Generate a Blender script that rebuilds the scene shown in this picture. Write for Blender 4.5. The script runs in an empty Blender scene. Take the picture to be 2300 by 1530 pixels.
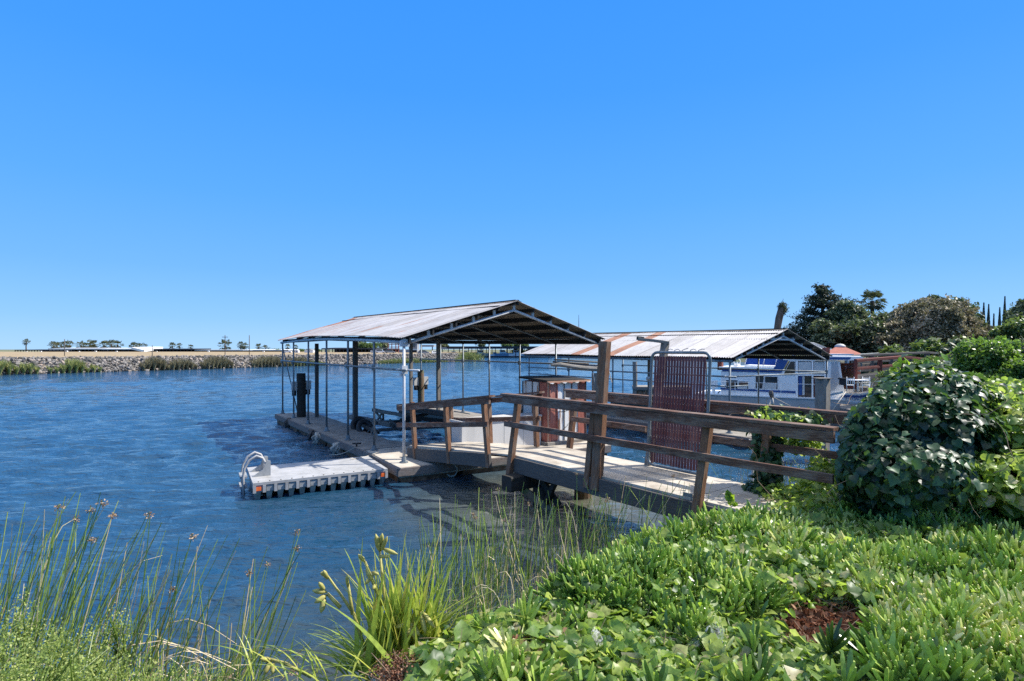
import bpy, math, random
import numpy as np
from mathutils import Vector, Matrix
# ------------------------------------------------------------------ camera, sky, sun, exposure
H = 2.6; F = 1230.0; CX = 1150.0; HY = 785.0
scene = bpy.context.scene
C = scene.collection
cam_d = bpy.data.cameras.new('camera'); cam = bpy.data.objects.new('camera', cam_d); C.objects.link(cam)
cam.location = (0, 0, H); cam.rotation_euler = (math.radians(90), 0, 0)
cam_d.sensor_width = 36; cam_d.lens = 36 * F / 2300; cam_d.shift_y = 20 / 2300
cam_d.clip_start = 0.05; cam_d.clip_end = 9000
scene.camera = cam
SUN_AZ = math.atan2(0.985, 0.175); SUN_EL = math.radians(47.5)
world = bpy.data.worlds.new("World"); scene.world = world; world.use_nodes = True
nt = world.node_tree; nt.nodes.clear()
sky = nt.nodes.new('ShaderNodeTexSky'); sky.sky_type = 'NISHITA'; sky.sun_disc = False
sky.sun_elevation = SUN_EL; sky.sun_rotation = SUN_AZ; sky.altitude = 0; sky.air_density = 1.0; sky.dust_density = 0.15; sky.ozone_density = 2.2
bg = nt.nodes.new('ShaderNodeBackground'); bg.inputs['Strength'].default_value = 0.1
wo = nt.nodes.new('ShaderNodeOutputWorld')
# sky tinted by elevation: deep blue in view, white zenith added to lift shadows
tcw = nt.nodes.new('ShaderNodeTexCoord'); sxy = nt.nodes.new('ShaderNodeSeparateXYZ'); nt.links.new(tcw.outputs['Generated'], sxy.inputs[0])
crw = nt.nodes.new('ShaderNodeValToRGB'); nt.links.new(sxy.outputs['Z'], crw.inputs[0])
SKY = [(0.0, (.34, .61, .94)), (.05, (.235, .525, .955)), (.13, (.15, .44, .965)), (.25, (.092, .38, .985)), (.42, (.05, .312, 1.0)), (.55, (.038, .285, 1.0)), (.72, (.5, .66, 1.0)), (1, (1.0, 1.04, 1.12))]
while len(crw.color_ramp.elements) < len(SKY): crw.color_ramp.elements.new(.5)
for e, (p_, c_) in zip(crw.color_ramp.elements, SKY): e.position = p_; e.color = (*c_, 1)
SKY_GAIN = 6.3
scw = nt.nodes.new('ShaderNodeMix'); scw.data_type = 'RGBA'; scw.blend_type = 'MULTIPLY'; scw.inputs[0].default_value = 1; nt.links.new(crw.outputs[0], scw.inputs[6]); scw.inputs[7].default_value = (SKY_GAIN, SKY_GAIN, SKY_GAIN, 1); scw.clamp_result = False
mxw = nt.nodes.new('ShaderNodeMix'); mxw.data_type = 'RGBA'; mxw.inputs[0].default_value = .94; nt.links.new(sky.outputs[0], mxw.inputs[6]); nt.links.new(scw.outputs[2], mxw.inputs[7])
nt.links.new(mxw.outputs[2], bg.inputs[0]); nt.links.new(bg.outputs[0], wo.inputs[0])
sd = bpy.data.lights.new('sun', 'SUN'); sd.energy = 4.4; sd.angle = math.radians(0.53); sd.color = (1, 0.95, 0.87)
sun = bpy.data.objects.new('sun', sd); C.objects.link(sun)
SV = Vector((math.sin(SUN_AZ) * math.cos(SUN_EL), math.cos(SUN_AZ) * math.cos(SUN_EL), math.sin(SUN_EL)))
sun.rotation_euler = SV.to_track_quat('Z', 'Y').to_euler()
scene.view_settings.view_transform = 'Standard'; scene.view_settings.look = 'None'
scene.view_settings.exposure = 0.85; scene.view_settings.gamma = 1
scene.cycles.max_bounces = 6; scene.cycles.transparent_max_bounces = 8
scene.cycles.use_denoising = False; scene.cycles.sample_clamp_indirect = 2.5; scene.cycles.sample_clamp_direct = 3.5; scene.cycles.caustics_reflective = False

# ------------------------------------------------------------------ helpers
rng = np.random.default_rng(7); random.seed(7)
def P(px, py, z):
    d = F * (H - z) / (py - HY); return Vector(((px - CX) / F * d, d, z))
def Q(px, py, d):
    return Vector(((px - CX) / F * d, d, H - (py - HY) * d / F))
U = Vector((-.579, .815, 0)); W = Vector((.815, .579, 0)); RZ = math.atan2(.579, .815)

def tag(o, label=None, cat=None, group=None, kind=None):
    if label: o['label'] = label
    if cat: o['category'] = cat
    if group: o['group'] = group
    if kind: o['kind'] = kind
    return o
def thing(name, label, cat, loc=(0, 0, 0), rz=0, group=None):
    o = bpy.data.objects.new(name, None); o.location = loc; o.rotation_euler = (0, 0, rz)
    o.empty_display_size = .2; C.objects.link(o); return tag(o, label, cat, group)

class MB:
    def __init__(s): s.v = []; s.f = []; s.mi = []; s.cur = 0
    def add(s, vs, fs):
        b = len(s.v); s.v += [tuple(v) for v in vs]; s.f += [tuple(i + b for i in f) for f in fs]; s.mi += [s.cur] * len(fs); return s
    def box(s, x0, x1, y0, y1, z0, z1):
        vs = [(x0,y0,z0),(x1,y0,z0),(x1,y1,z0),(x0,y1,z0),(x0,y0,z1),(x1,y0,z1),(x1,y1,z1),(x0,y1,z1)]
        return s.add(vs, [(0,3,2,1),(4,5,6,7),(0,1,5,4),(1,2,6,5),(2,3,7,6),(3,0,4,7)])
    def prism(s, pts, z0, z1):           # polygon (ccw) extruded in z
        n = len(pts)
        vs = [(p[0], p[1], z0) for p in pts] + [(p[0], p[1], z1) for p in pts]
        return s.add(vs, [tuple(range(n - 1, -1, -1)), tuple(range(n, 2 * n))] + [(i, (i + 1) % n, (i + 1) % n + n, i + n) for i in range(n)])
    def xz(s, pts, y0, y1):              # polygon in x,z extruded along y
        n = len(pts)
        vs = [(p[0], y0, p[1]) for p in pts] + [(p[0], y1, p[1]) for p in pts]
        return s.add(vs, [tuple(range(n)), tuple(range(2 * n - 1, n - 1, -1))] + [(i, i + n, (i + 1) % n + n, (i + 1) % n) for i in range(n)])
    def tube(s, pts, rad, n=8, cap=True):
        pts = [Vector(p) for p in pts]; m = len(pts)
        if not hasattr(rad, '__len__'): rad = [rad] * m
        up = Vector((0, 0, 1)); rings = []; prev = None
        for i, p in enumerate(pts):
            t = (pts[min(i + 1, m - 1)] - pts[max(i - 1, 0)]).normalized()
            if prev is None:
                a = t.cross(up)
                if a.length < 1e-3: a = t.cross(Vector((1, 0, 0)))
                a.normalize()
            else:
                a = (prev - t * prev.dot(t)).normalized()
            prev = a; b = t.cross(a)
            rings.append([p + (a * math.cos(k * 2 * math.pi / n) + b * math.sin(k * 2 * math.pi / n)) * rad[i] for k in range(n)])
        vs = [v for r in rings for v in r]; fs = []
        for i in range(m - 1):
            for k in range(n):
                fs.append((i * n + k, i * n + (k + 1) % n, (i + 1) * n + (k + 1) % n, (i + 1) * n + k))
        if cap: fs += [tuple(range(n - 1, -1, -1)), tuple((m - 1) * n + k for k in range(n))]
        return s.add(vs, fs)
    def build(s, name, mats, parent=None, loc=None, smooth=False):
        me = bpy.data.meshes.new(name); me.from_pydata(s.v, [], s.f)
        for m in (mats if isinstance(mats, (list, tuple)) else [mats]): me.materials.append(m)
        if max(s.mi, default=0) > 0: me.polygons.foreach_set('material_index', s.mi)
        if smooth: me.polygons.foreach_set('use_smooth', [True] * len(me.polygons))
        me.update()
        o = bpy.data.objects.new(name, me); C.objects.link(o)
        if parent: o.parent = parent
        if loc is not None: o.location = loc
        return o

def beam(parent, name, p0, p1, w, h, mat, up=(0, 0, 1), j=.002, seg=None, label=None):
    """squared timber from p0 to p1, own local X along the grain; w across, h along up"""
    p0 = Vector(p0); p1 = Vector(p1); X = p1 - p0; L = X.length; X.normalize()
    Z = Vector(up); Z = Z - X * Z.dot(X)
    if Z.length < 1e-3: Z = Vector((0, 1, 0)) - X * X.y
    Z.normalize(); Y = Z.cross(X)
    n = seg or max(2, int(L / .35)); c = min(w, h) * .09
    ring = [(-w/2+c, -h/2), (w/2-c, -h/2), (w/2, -h/2+c), (w/2, h/2-c), (w/2-c, h/2), (-w/2+c, h/2), (-w/2, h/2-c), (-w/2, -h/2+c)]
    vs = []; fs = []
    for i in range(n + 1):
        oy, oz = random.uniform(-j, j), random.uniform(-j, j)
        for (a, b) in ring: vs.append((L * i / n, a + oy + random.uniform(-j, j) * .4, b + oz + random.uniform(-j, j) * .4))
    for i in range(n):
        for k in range(8): fs.append((i*8+k, i*8+(k+1) % 8, (i+1)*8+(k+1) % 8, (i+1)*8+k))
    fs += [tuple(range(7, -1, -1)), tuple(n*8+k for k in range(8))]
    fs = [f[::-1] for f in fs]
    o = MB().add(vs, fs).build(name, mat, parent)
    M = Matrix((X, Y, Z)).transposed().to_4x4(); M.translation = p0
    o.matrix_basis = M
    if label: o['label'] = label
    return o
def pipe(parent, name, pts, r, mat, n=10, label=None):
    o = MB().tube(pts, r, n).build(name, mat, parent, smooth=True)
    if label: o['label'] = label
    return o

# ------------------------------------------------------------------ materials
def newmat(name):
    m = bpy.data.materials.new(name); m.use_nodes = True; nt = m.node_tree; nt.nodes.clear()
    out = nt.nodes.new('ShaderNodeOutputMaterial'); b = nt.nodes.new('ShaderNodeBsdfPrincipled'); nt.links.new(b.outputs[0], out.inputs[0])
    return m, nt, b, out
def N(nt, t, **kw):
    n = nt.nodes.new(t)
    for k, v in kw.items():
        if k in n.inputs: n.inputs[k].default_value = v
        else: setattr(n, k, v)
    return n
def noise(nt, scale=5, detail=5, rough=.6, vec=None, mscale=None, coord='Object', dist=0):
    tc = N(nt, 'ShaderNodeTexCoord'); src = tc.outputs[coord]
    if mscale:
        mp = N(nt, 'ShaderNodeMapping'); mp.inputs['Scale'].default_value = mscale; nt.links.new(src, mp.inputs[0]); src = mp.outputs[0]
    n = N(nt, 'ShaderNodeTexNoise', Scale=scale, Detail=detail, Roughness=rough, Distortion=dist); nt.links.new(src, n.inputs['Vector']); return n
def ramp(nt, fac, stops):
    r = N(nt, 'ShaderNodeValToRGB'); cr = r.color_ramp
    while len(cr.elements) < len(stops): cr.elements.new(.5)
    for e, (p, c) in zip(cr.elements, stops):
        e.position = p; e.color = (*c, 1) if len(c) == 3 else c
    nt.links.new(fac, r.inputs[0]); return r
def mix(nt, fac, a, b, mode='MIX'):
    m = N(nt, 'ShaderNodeMix', data_type='RGBA', blend_type=mode)
    for sck, v in ((m.inputs[0], fac), (m.inputs[6], a), (m.inputs[7], b)):
        if hasattr(v, 'default_value') or hasattr(v, 'links'): nt.links.new(v, sck)
        else: sck.default_value = v if not isinstance(v, tuple) else (*v, 1)
    return m.outputs[2]
def bump(nt, b, h, dist=.01, strength=.6):
    bp = N(nt, 'ShaderNodeBump', Strength=strength, Distance=dist); nt.links.new(h, bp.inputs['Height']); nt.links.new(bp.outputs[0], b.inputs['Normal'])
def pm(name, stops, scale=4, rough=.7, metal=0, mscale=None, bd=.004, detail=6, spec=.4, dist=0, coord='Object'):
    m, nt, b, out = newmat(name)
    n = noise(nt, scale, detail, .62, mscale=mscale, dist=dist, coord=coord)
    r = ramp(nt, n.outputs[0], stops); nt.links.new(r.outputs[0], b.inputs['Base Color'])
    b.inputs['Roughness'].default_value = rough; b.inputs['Metallic'].default_value = metal; b.inputs['Specular IOR Level'].default_value = spec
    if bd: bump(nt, b, n.outputs[0], bd)
    return m
def wood(name, dark, mid, pale, grey, greyamt=.5, rough=.8, moss=None):
    m, nt, b, out = newmat(name)
    g = noise(nt, 9, 8, .7, mscale=(1, 14, 14)); gr = ramp(nt, g.outputs[0], [(.28, dark), (.5, mid), (.72, pale)])
    big = noise(nt, 2.3, 6, .65, mscale=(1, 3, 3)); br = ramp(nt, big.outputs[0], [(greyamt - .08, (0, 0, 0)), (greyamt + .1, (1, 1, 1))])
    g2 = ramp(nt, g.outputs[0], [(.3, tuple(c * .45 for c in grey)), (.65, grey)])
    col = mix(nt, br.outputs[0], gr.outputs[0], g2.outputs[0])
    k = noise(nt, 30, 3, .5, mscale=(1, 3, 3)); kr = ramp(nt, k.outputs[0], [(.0, (.25, .22, .2)), (.36, (1, 1, 1))])
    col = mix(nt, 1.0, col, kr.outputs[0], 'MULTIPLY')
    if moss:
        mm = noise(nt, 5, 5, .7); mr = ramp(nt, mm.outputs[0], [(.56, (0, 0, 0)), (.66, (1, 1, 1))]); col = mix(nt, mr.outputs[0], col, moss)
    nt.links.new(col, b.inputs['Base Color']); b.inputs['Roughness'].default_value = rough; b.inputs['Specular IOR Level'].default_value = .25
    bump(nt, b, g.outputs[0], .006, .8)
    return m
M = {}
M['rail'] = wood('stained_timber', (.032, .017, .012), (.12, .062, .042), (.26, .15, .1), (.27, .205, .165), .54)
M['post'] = wood('weathered_post_timber', (.05, .024, .014), (.18, .09, .05), (.34, .18, .105), (.27, .2, .15), .54)
M['stringer'] = wood('grey_stringer_timber', (.03, .026, .022), (.09, .08, .075), (.16, .145, .13), (.13, .12, .11), .45)
M['oldwood'] = wood('bleached_timber', (.06, .05, .04), (.2, .175, .145), (.36, .32, .27), (.3, .28, .25), .5)
M['darkwood'] = wood('wet_dark_timber', (.012, .011, .009), (.035, .03, .025), (.07, .06, .05), (.05, .05, .045), .5)
M['pile'] = wood('piling_timber', (.05, .035, .02), (.17, .1, .06), (.28, .17, .1), (.2, .19, .14), .5, moss=(.1, .12, .05))
M['purlin'] = wood('purlin_timber', (.012, .01, .009), (.03, .026, .022), (.06, .05, .045), (.04, .04, .037), .5)
M['deck'] = pm('sun_bleached_plywood', [(.25, (.2, .165, .125)), (.42, (.38, .33, .265)), (.55, (.48, .43, .355)), (.75, (.56, .51, .43))], 2.2, .85, mscale=(1, 1, 1), bd=.003, detail=11)
M['galv'] = pm('galvanised_steel', [(.3, (.1, .125, .14)), (.55, (.19, .22, .235)), (.75, (.34, .36, .37))], 9, .5, .25, mscale=(1, 1, .25), bd=.001)
M['white_steel'] = pm('white_painted_steel', [(.3, (.3, .31, .32)), (.5, (.48, .49, .5)), (.7, (.6, .6, .6))], 6, .5, 0, bd=.001)
M['dockconc'] = pm('dock_concrete', [(.3, (.17, .15, .125)), (.5, (.25, .225, .19)), (.72, (.33, .3, .26))], 3.5, .9, bd=.003)
M['fascia'] = wood('dock_fascia_timber', (.07, .05, .04), (.2, .16, .14), (.32, .27, .24), (.24, .22, .2), .5)
M['float'] = pm('stained_float_foam', [(.3, (.03, .022, .015)), (.5, (.16, .09, .05)), (.7, (.27, .19, .13))], 5, .9)
M['plastic'] = pm('grey_plastic', [(.3, (.27, .265, .255)), (.5, (.36, .355, .345)), (.7, (.42, .41, .405))], 5, .55, bd=.001)
M['plastic_d'] = pm('grey_plastic_dim', [(.3, (.22, .23, .23)), (.6, (.32, .33, .33))], 8, .6, bd=.001)
M['algae'] = pm('algae_stained_plastic', [(.3, (.15, .15, .13)), (.6, (.32, .32, .29))], 9, .7, bd=.002)
M['orange'] = pm('orange_reflector', [(.4, (.75, .12, .03)), (.6, (.85, .2, .05))], 20, .3)
M['dark'] = pm('dark_void', [(.3, (.006, .006, .007)), (.7, (.02, .02, .02))], 4, .8)
M['rope'] = pm('bleached_rope', [(.3, (.3, .27, .22)), (.7, (.55, .52, .45))], 40, .9)
M['greybox'] = pm('grey_fibreglass', [(.3, (.42, .42, .41)), (.5, (.52, .515, .5)), (.75, (.58, .57, .55))], 2.2, .6, mscale=(1, 1, .3), bd=.001)
M['paint_w'] = pm('boat_gelcoat', [(.3, (.84, .81, .75)), (.6, (.94, .91, .85))], 2, .35, bd=0)
M['hullgrey'] = pm('dull_hull_paint', [(.3, (.42, .41, .38)), (.6, (.56, .55, .51))], 1.5, .5, mscale=(1, 1, 3), bd=0)
M['blue'] = pm('boat_blue_stripe', [(.3, (.015, .06, .2)), (.7, (.03, .1, .3))], 3, .45, bd=0)
M['canvas'] = pm('blue_canvas', [(.3, (.012, .06, .28)), (.7, (.02, .1, .42))], 3, .7, bd=0)
M['stripe'] = pm('faded_stripe', [(.3, (.1, .2, .3)), (.7, (.14, .26, .38))], 3, .5, bd=0)
M['curtain'] = pm('pale_curtain', [(.3, (.5, .48, .44)), (.7, (.7, .68, .62))], 8, .8, mscale=(12, 1, 1), bd=.004)
M['redbrown'] = wood('redwood_stain', (.04, .012, .01), (.13, .035, .025), (.22, .07, .05), (.16, .06, .05), .6)
M['redroof'] = pm('terracotta_roof', [(.3, (.2, .06, .035)), (.6, (.33, .11, .07))], 5, .8)
M['brick'] = pm('red_brick', [(.3, (.2, .05, .035)), (.6, (.3, .09, .06))], 12, .85)
M['black'] = pm('black_rubber', [(.3, (.01, .01, .012)), (.7, (.03, .03, .03))], 10, .6)
M['farwhite'] = pm('far_white_paint', [(.3, (.6, .6, .6)), (.7, (.8, .8, .8))], .6, .6, bd=0)
M['farroof'] = pm('far_dark_roof', [(.3, (.012, .015, .022)), (.7, (.03, .035, .045))], .5, .8, bd=0)
M['fargrey'] = pm('far_grey_wall', [(.3, (.2, .22, .24)), (.7, (.32, .34, .36))], .5, .8, bd=0)
M['trunk'] = pm('tree_bark', [(.3, (.05, .035, .025)), (.7, (.16, .12, .09))], 6, .95, mscale=(1, 1, .3), bd=.02)
M['twig'] = pm('vine_twig', [(.3, (.12, .08, .05)), (.7, (.3, .22, .15))], 12, .9)
m, nt, b, out = newmat('window_glass'); b.inputs['Base Color'].default_value = (.03, .04, .045, 1); b.inputs['Roughness'].default_value = .05; b.inputs['IOR'].default_value = 1.6; M['glass'] = m
m, nt, b, out = newmat('clear_pane'); b.inputs['Base Color'].default_value = (.85, .9, .9, 1); b.inputs['Roughness'].default_value = .03; b.inputs['Transmission Weight'].default_value = 1; b.inputs['IOR'].default_value = 1.1; M['pane'] = m

def leafmat(name, stops, trans=.4, rough=.4, spec=.5, tcol=(.55, .75, .12), varscale=1.3):
    m, nt, b, out = newmat(name)
    a = N(nt, 'ShaderNodeAttribute', attribute_name='rnd')
    nz = noise(nt, varscale, 3, .5)
    ad = N(nt, 'ShaderNodeMath', operation='MULTIPLY_ADD'); nt.links.new(nz.outputs[0], ad.inputs[0]); ad.inputs[1].default_value = .7; nt.links.new(a.outputs['Fac'], ad.inputs[2])
    sb = N(nt, 'ShaderNodeMath', operation='SUBTRACT'); nt.links.new(ad.outputs[0], sb.inputs[0]); sb.inputs[1].default_value = .35
    r = ramp(nt, sb.outputs[0], stops); nt.links.new(r.outputs[0], b.inputs['Base Color'])
    mo = noise(nt, 45, 4, .6); mr_ = ramp(nt, mo.outputs[0], [(.3, (.62, .62, .6)), (.55, (1, 1, 1)), (.75, (1.18, 1.16, 1.05))]); rc = mix(nt, 1.0, r.outputs[0], mr_.outputs[0], 'MULTIPLY')
    nt.links.new(rc, b.inputs['Base Color'])
    b.inputs['Roughness'].default_value = rough; b.inputs['Specular IOR Level'].default_value = spec
    if trans > 0:
        t = N(nt, 'ShaderNodeBsdfTranslucent'); tc = mix(nt, .55, rc, tcol, 'MIX'); nt.links.new(tc, t.inputs[0])
        ms = N(nt, 'ShaderNodeMixShader'); ms.inputs[0].default_value = trans
        nt.links.new(b.outputs[0], ms.inputs[1]); nt.links.new(t.outputs[0], ms.inputs[2]); nt.links.new(ms.outputs[0], out.inputs[0])
    return m
M['ivy_dark'] = leafmat('ivy_leaf_dark', [(.1, (.012, .035, .018)), (.5, (.03, .085, .035)), (.85, (.055, .13, .05)), (1, (.1, .18, .06))], .2, .45, .4, (.25, .5, .06))
M['ivy'] = leafmat('ivy_leaf', [(.05, (.04, .1, .025)), (.35, (.11, .21, .05)), (.65, (.26, .38, .08)), (.9, (.42, .5, .12)), (1, (.48, .42, .24))], .5, .42, .5, (.55, .75, .08))
M['ice'] = leafmat('ice_plant_leaf', [(.0, (.025, .06, .015)), (.25, (.13, .24, .045)), (.55, (.32, .48, .08)), (.85, (.56, .66, .15)), (1, (.8, .74, .36))], .26, .34, .6, (.6, .8, .12))
M['bushfine'] = leafmat('fine_bush_leaf', [(.05, (.12, .17, .04)), (.5, (.32, .42, .1)), (1, (.6, .62, .22))], .5, .5, .4, (.7, .8, .2))
M['rush'] = leafmat('rush_stem', [(.05, (.12, .2, .05)), (.4, (.28, .42, .08)), (.68, (.48, .54, .13)), (.74, (.6, .47, .28)), (1, (.78, .68, .5))], .15, .5, .4, (.4, .5, .15), .3)
M['seed'] = leafmat('rush_seed', [(.1, (.16, .1, .06)), (.6, (.36, .26, .18)), (1, (.55, .46, .36))], .2, .8, .2, (.5, .3, .15))
M['strap'] = leafmat('strap_leaf', [(.05, (.16, .24, .045)), (.45, (.34, .44, .07)), (.8, (.55, .56, .1)), (.95, (.5, .4, .12)), (1, (.42, .2, .08))], .42, .4, .5, (.55, .7, .08), .6)
M['pod'] = leafmat('seed_pod', [(.1, (.5, .45, .14)), (.6, (.72, .66, .3)), (1, (.82, .74, .5))], .2, .5, .4, (.6, .6, .2))
M['deadleaf'] = leafmat('dead_leaf', [(.1, (.08, .035, .02)), (.6, (.22, .1, .06)), (1, (.4, .25, .16))], .2, .8, .2, (.4, .15, .08))
M['oak'] = leafmat('dark_evergreen_leaf', [(.1, (.02, .032, .018)), (.5, (.1, .13, .065)), (1, (.42, .42, .22))], .22, .5, .4, (.2, .3, .06), .25)
M['conifer'] = leafmat('conifer_needles', [(.1, (.01, .02, .014)), (.6, (.035, .05, .035)), (1, (.1, .11, .06))], .1, .6, .3, (.1, .2, .05), .3)
M['olive'] = leafmat('dusty_olive_leaf', [(.05, (.04, .045, .03)), (.4, (.17, .155, .085)), (.65, (.34, .27, .16)), (1, (.6, .48, .34))], .25, .6, .4, (.3, .3, .12), .45)
M['midgreen'] = leafmat('mid_green_leaf', [(.1, (.03, .06, .018)), (.5, (.09, .15, .04)), (1, (.2, .27, .08))], .3, .45, .5, (.35, .5, .08), .3)
M['shrub'] = leafmat('glossy_shrub_leaf', [(.1, (.02, .06, .015)), (.5, (.1, .2, .04)), (1, (.26, .38, .09))], .4, .4, .5, (.35, .6, .06), .8)
M['palm'] = leafmat('palm_frond', [(.1, (.025, .035, .018)), (.6, (.09, .1, .045)), (1, (.24, .22, .1))], .2, .5, .4, (.25, .3, .08), .2)
M['farreed'] = leafmat('far_reed', [(.1, (.2, .25, .08)), (.5, (.4, .46, .14)), (1, (.6, .58, .26))], .3, .6, .3, (.4, .45, .15), .08)
M['farreed_b'] = leafmat('far_brown_reed', [(.1, (.16, .13, .08)), (.5, (.34, .3, .16)), (1, (.5, .45, .28))], .3, .6, .3, (.3, .28, .15), .08)

# ------------------------------------------------------------------ mass instancing into one mesh (numpy)
def basis(nrm, tip):
    n = nrm / np.linalg.norm(nrm, axis=1, keepdims=True)
    t = tip - n * np.sum(tip * n, axis=1, keepdims=True); t /= (np.linalg.norm(t, axis=1, keepdims=True) + 1e-9)
    x = np.cross(t, n); return np.stack([x, t, n], axis=2)      # columns x, y(tip), z(normal)
def scatter(name, tmpl, pos, R, sc, mat, rnd=None, parent=None, base=(0, 0, 0), smooth=False, extra=None):
    """tmpl: list of (verts, tris)"""
    pos = np.asarray(pos, float) - np.asarray(base); K = len(pos); sc = np.asarray(sc, float)
    if sc.ndim == 1: sc = sc[:, None]
    if rnd is None: rnd = rng.random(K)
    which = rng.integers(0, len(tmpl), K); AV = []; AF = []; AR = []; off = 0
    for k, tt_ in enumerate(tmpl):
        tv, tf = tt_[:2]; toff = tt_[2] if len(tt_) > 2 else None
        idx = np.where(which == k)[0]
        if not len(idx): continue
        tv = np.asarray(tv, float); tf = np.asarray(tf, int)
        v = np.einsum('nij,mj->nmi', R[idx], tv) * sc[idx][:, None, :] if sc.shape[1] == 1 else np.einsum('nij,nmj->nmi', R[idx], tv[None] * sc[idx][:, None, :])
        v = v + pos[idx][:, None, :]
        f = tf[None] + (np.arange(len(idx)) * len(tv))[:, None, None] + off
        off += len(idx) * len(tv); AV.append(v.reshape(-1, 3)); AF.append(f.reshape(-1, 3)); AR.append(np.repeat(rnd[idx], len(tv)) if toff is None else np.clip(rnd[idx][:, None] + toff[None], 0, 1).reshape(-1))
    V = np.concatenate(AV); Fc = np.concatenate(AF); R_ = np.concatenate(AR)
    return rawmesh(name, V, Fc, mat, R_, parent, base, smooth)
def rawmesh(name, V, Fc, mat, rnd=None, parent=None, base=(0, 0, 0), smooth=False):
    me = bpy.data.meshes.new(name); k = Fc.shape[1]
    me.vertices.add(len(V)); me.vertices.foreach_set('co', V.astype(np.float32).ravel())
    me.loops.add(len(Fc) * k); me.loops.foreach_set('vertex_index', Fc.astype(np.int32).ravel())
    me.polygons.add(len(Fc)); me.polygons.foreach_set('loop_start', np.arange(0, len(Fc) * k, k, dtype=np.int32)); me.polygons.foreach_set('loop_total', np.full(len(Fc), k, dtype=np.int32))
    me.update(calc_edges=True)
    if rnd is not None:
        a = me.attributes.new('rnd', 'FLOAT', 'POINT'); a.data.foreach_set('value', rnd.astype(np.float32))
    me.polygons.foreach_set('use_smooth', np.full(len(Fc), smooth))
    for mm in (mat if isinstance(mat, (list, tuple)) else [mat]): me.materials.append(mm)
    o = bpy.data.objects.new(name, me); C.objects.link(o); 
    if parent: o.parent = parent
    else: o.location = base
    return o
def randdir(K): v = rng.normal(size=(K, 3)); return v / np.linalg.norm(v, axis=1, keepdims=True)
# leaf templates (tip +Y, normal +Z)
def ivy_t(seed):
    r = np.random.default_rng(seed)
    half = [(.0, .0), (.22, -.13), (.46, -.06), (.5, .16), (.54, .4), (.34, .62), (.0, 1.0)]
    out = []; 
    for x, y in half: out.append((x, y))
    for x, y in half[-2:0:-1]: out.append((-x, y))
    cup = r.uniform(.1, .4); cur = r.uniform(.1, .45)
    f3 = lambda x, y: (x, y, abs(x) * cup - (y - .3) ** 2 * cur + .05 * math.sin(9 * x + seed) * (abs(x) > .2))
    o2 = [(x * r.uniform(.9, 1.1), y * r.uniform(.92, 1.08)) for x, y in out]; n = len(o2)
    inner = [(x * .5, .3 + (y - .3) * .5) for x, y in o2]
    v = [f3(*p) for p in o2] + [f3(*p) for p in inner] + [f3(0, .28)]; T = []
    for i in range(n):
        j = (i + 1) % n; T += [(i, j, n + j), (i, n + j, n + i), (n + i, n + j, 2 * n)]
    return np.array(v), np.array(T)
IVY = [ivy_t(i) for i in range(4)]
QUADLEAF = [(np.array([(-.35, 0, .03), (0, -.5, 0), (.35, 0, .03), (0, .5, -.03)]), np.array([(0, 1, 2), (0, 2, 3)]))]
def clump_t(seed, n=5):
    r = np.random.default_rng(seed); V = []; T = []
    for i in range(n):
        c = r.normal(size=3) * .35; a = r.normal(size=3); a /= np.linalg.norm(a); b = np.cross(a, r.normal(size=3)); b /= np.linalg.norm(b)
        k = len(V); V += [c - a * .2, c - b * .42, c + a * .2, c + b * .42]; T += [(k, k + 1, k + 2), (k, k + 2, k + 3)]
    return np.array(V), np.array(T), np.repeat(r.uniform(-.28, .28, n), 4)
CLUMP = [clump_t(i) for i in range(6)]
def finger(base, d, L, r0, bend):
    d = np.array(d, float); d /= np.linalg.norm(d); a = np.cross(d, (0.3, .1, 1)); a /= np.linalg.norm(a); b = np.cross(d, a); V = []; T = []
    for i, (t, r) in enumerate([(0, .75), (.35, 1), (.82, .95), (1, .42)]):
        p = np.array(base) + d * L * t + np.array((0, 0, bend)) * L * t * t
        for k in range(3):
            an = k * 2.094; V.append(p + (a * math.cos(an) + b * math.sin(an)) * r0 * r)
    for i in range(3):
        for k in range(3):
            q = i * 3 + k; w = i * 3 + (k + 1) % 3; T += [(q, w, w + 3), (q, w + 3, q + 3)]
    T.append((9, 10, 11)); return V, T
def ice_t(seed):
    r = np.random.default_rng(seed); V = []; T = []; OF = []
    n = 12
    for i in range(n):
        an = (i % 2) * 3.1416 + (i // 2) * 1.57 + r.uniform(-.3, .3); h = i / n * .55; out = 1.05 - .8 * i / n
        v, t = finger((0, 0, h), (math.cos(an) * out, math.sin(an) * out, .75), r.uniform(.45, .7), .062, .3)
        k = len(V); V += v; T += [tuple(q + k for q in f) for f in t]; o_ = r.uniform(-.22, .22); OF += [o_ - .2] * 3 + [o_ - .06] * 3 + [o_ + .04] * 3 + [o_ + .14] * 3
    v, t = finger((0, 0, -.3), (0, 0, 1), .9, .05, 0); k = len(V); V += v; T += [tuple(q + k for q in f) for f in t]; OF += [-.1] * len(v)
    return np.array(V), np.array(T), np.array(OF)
ICE = [ice_t(i) for i in range(4)]
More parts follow.
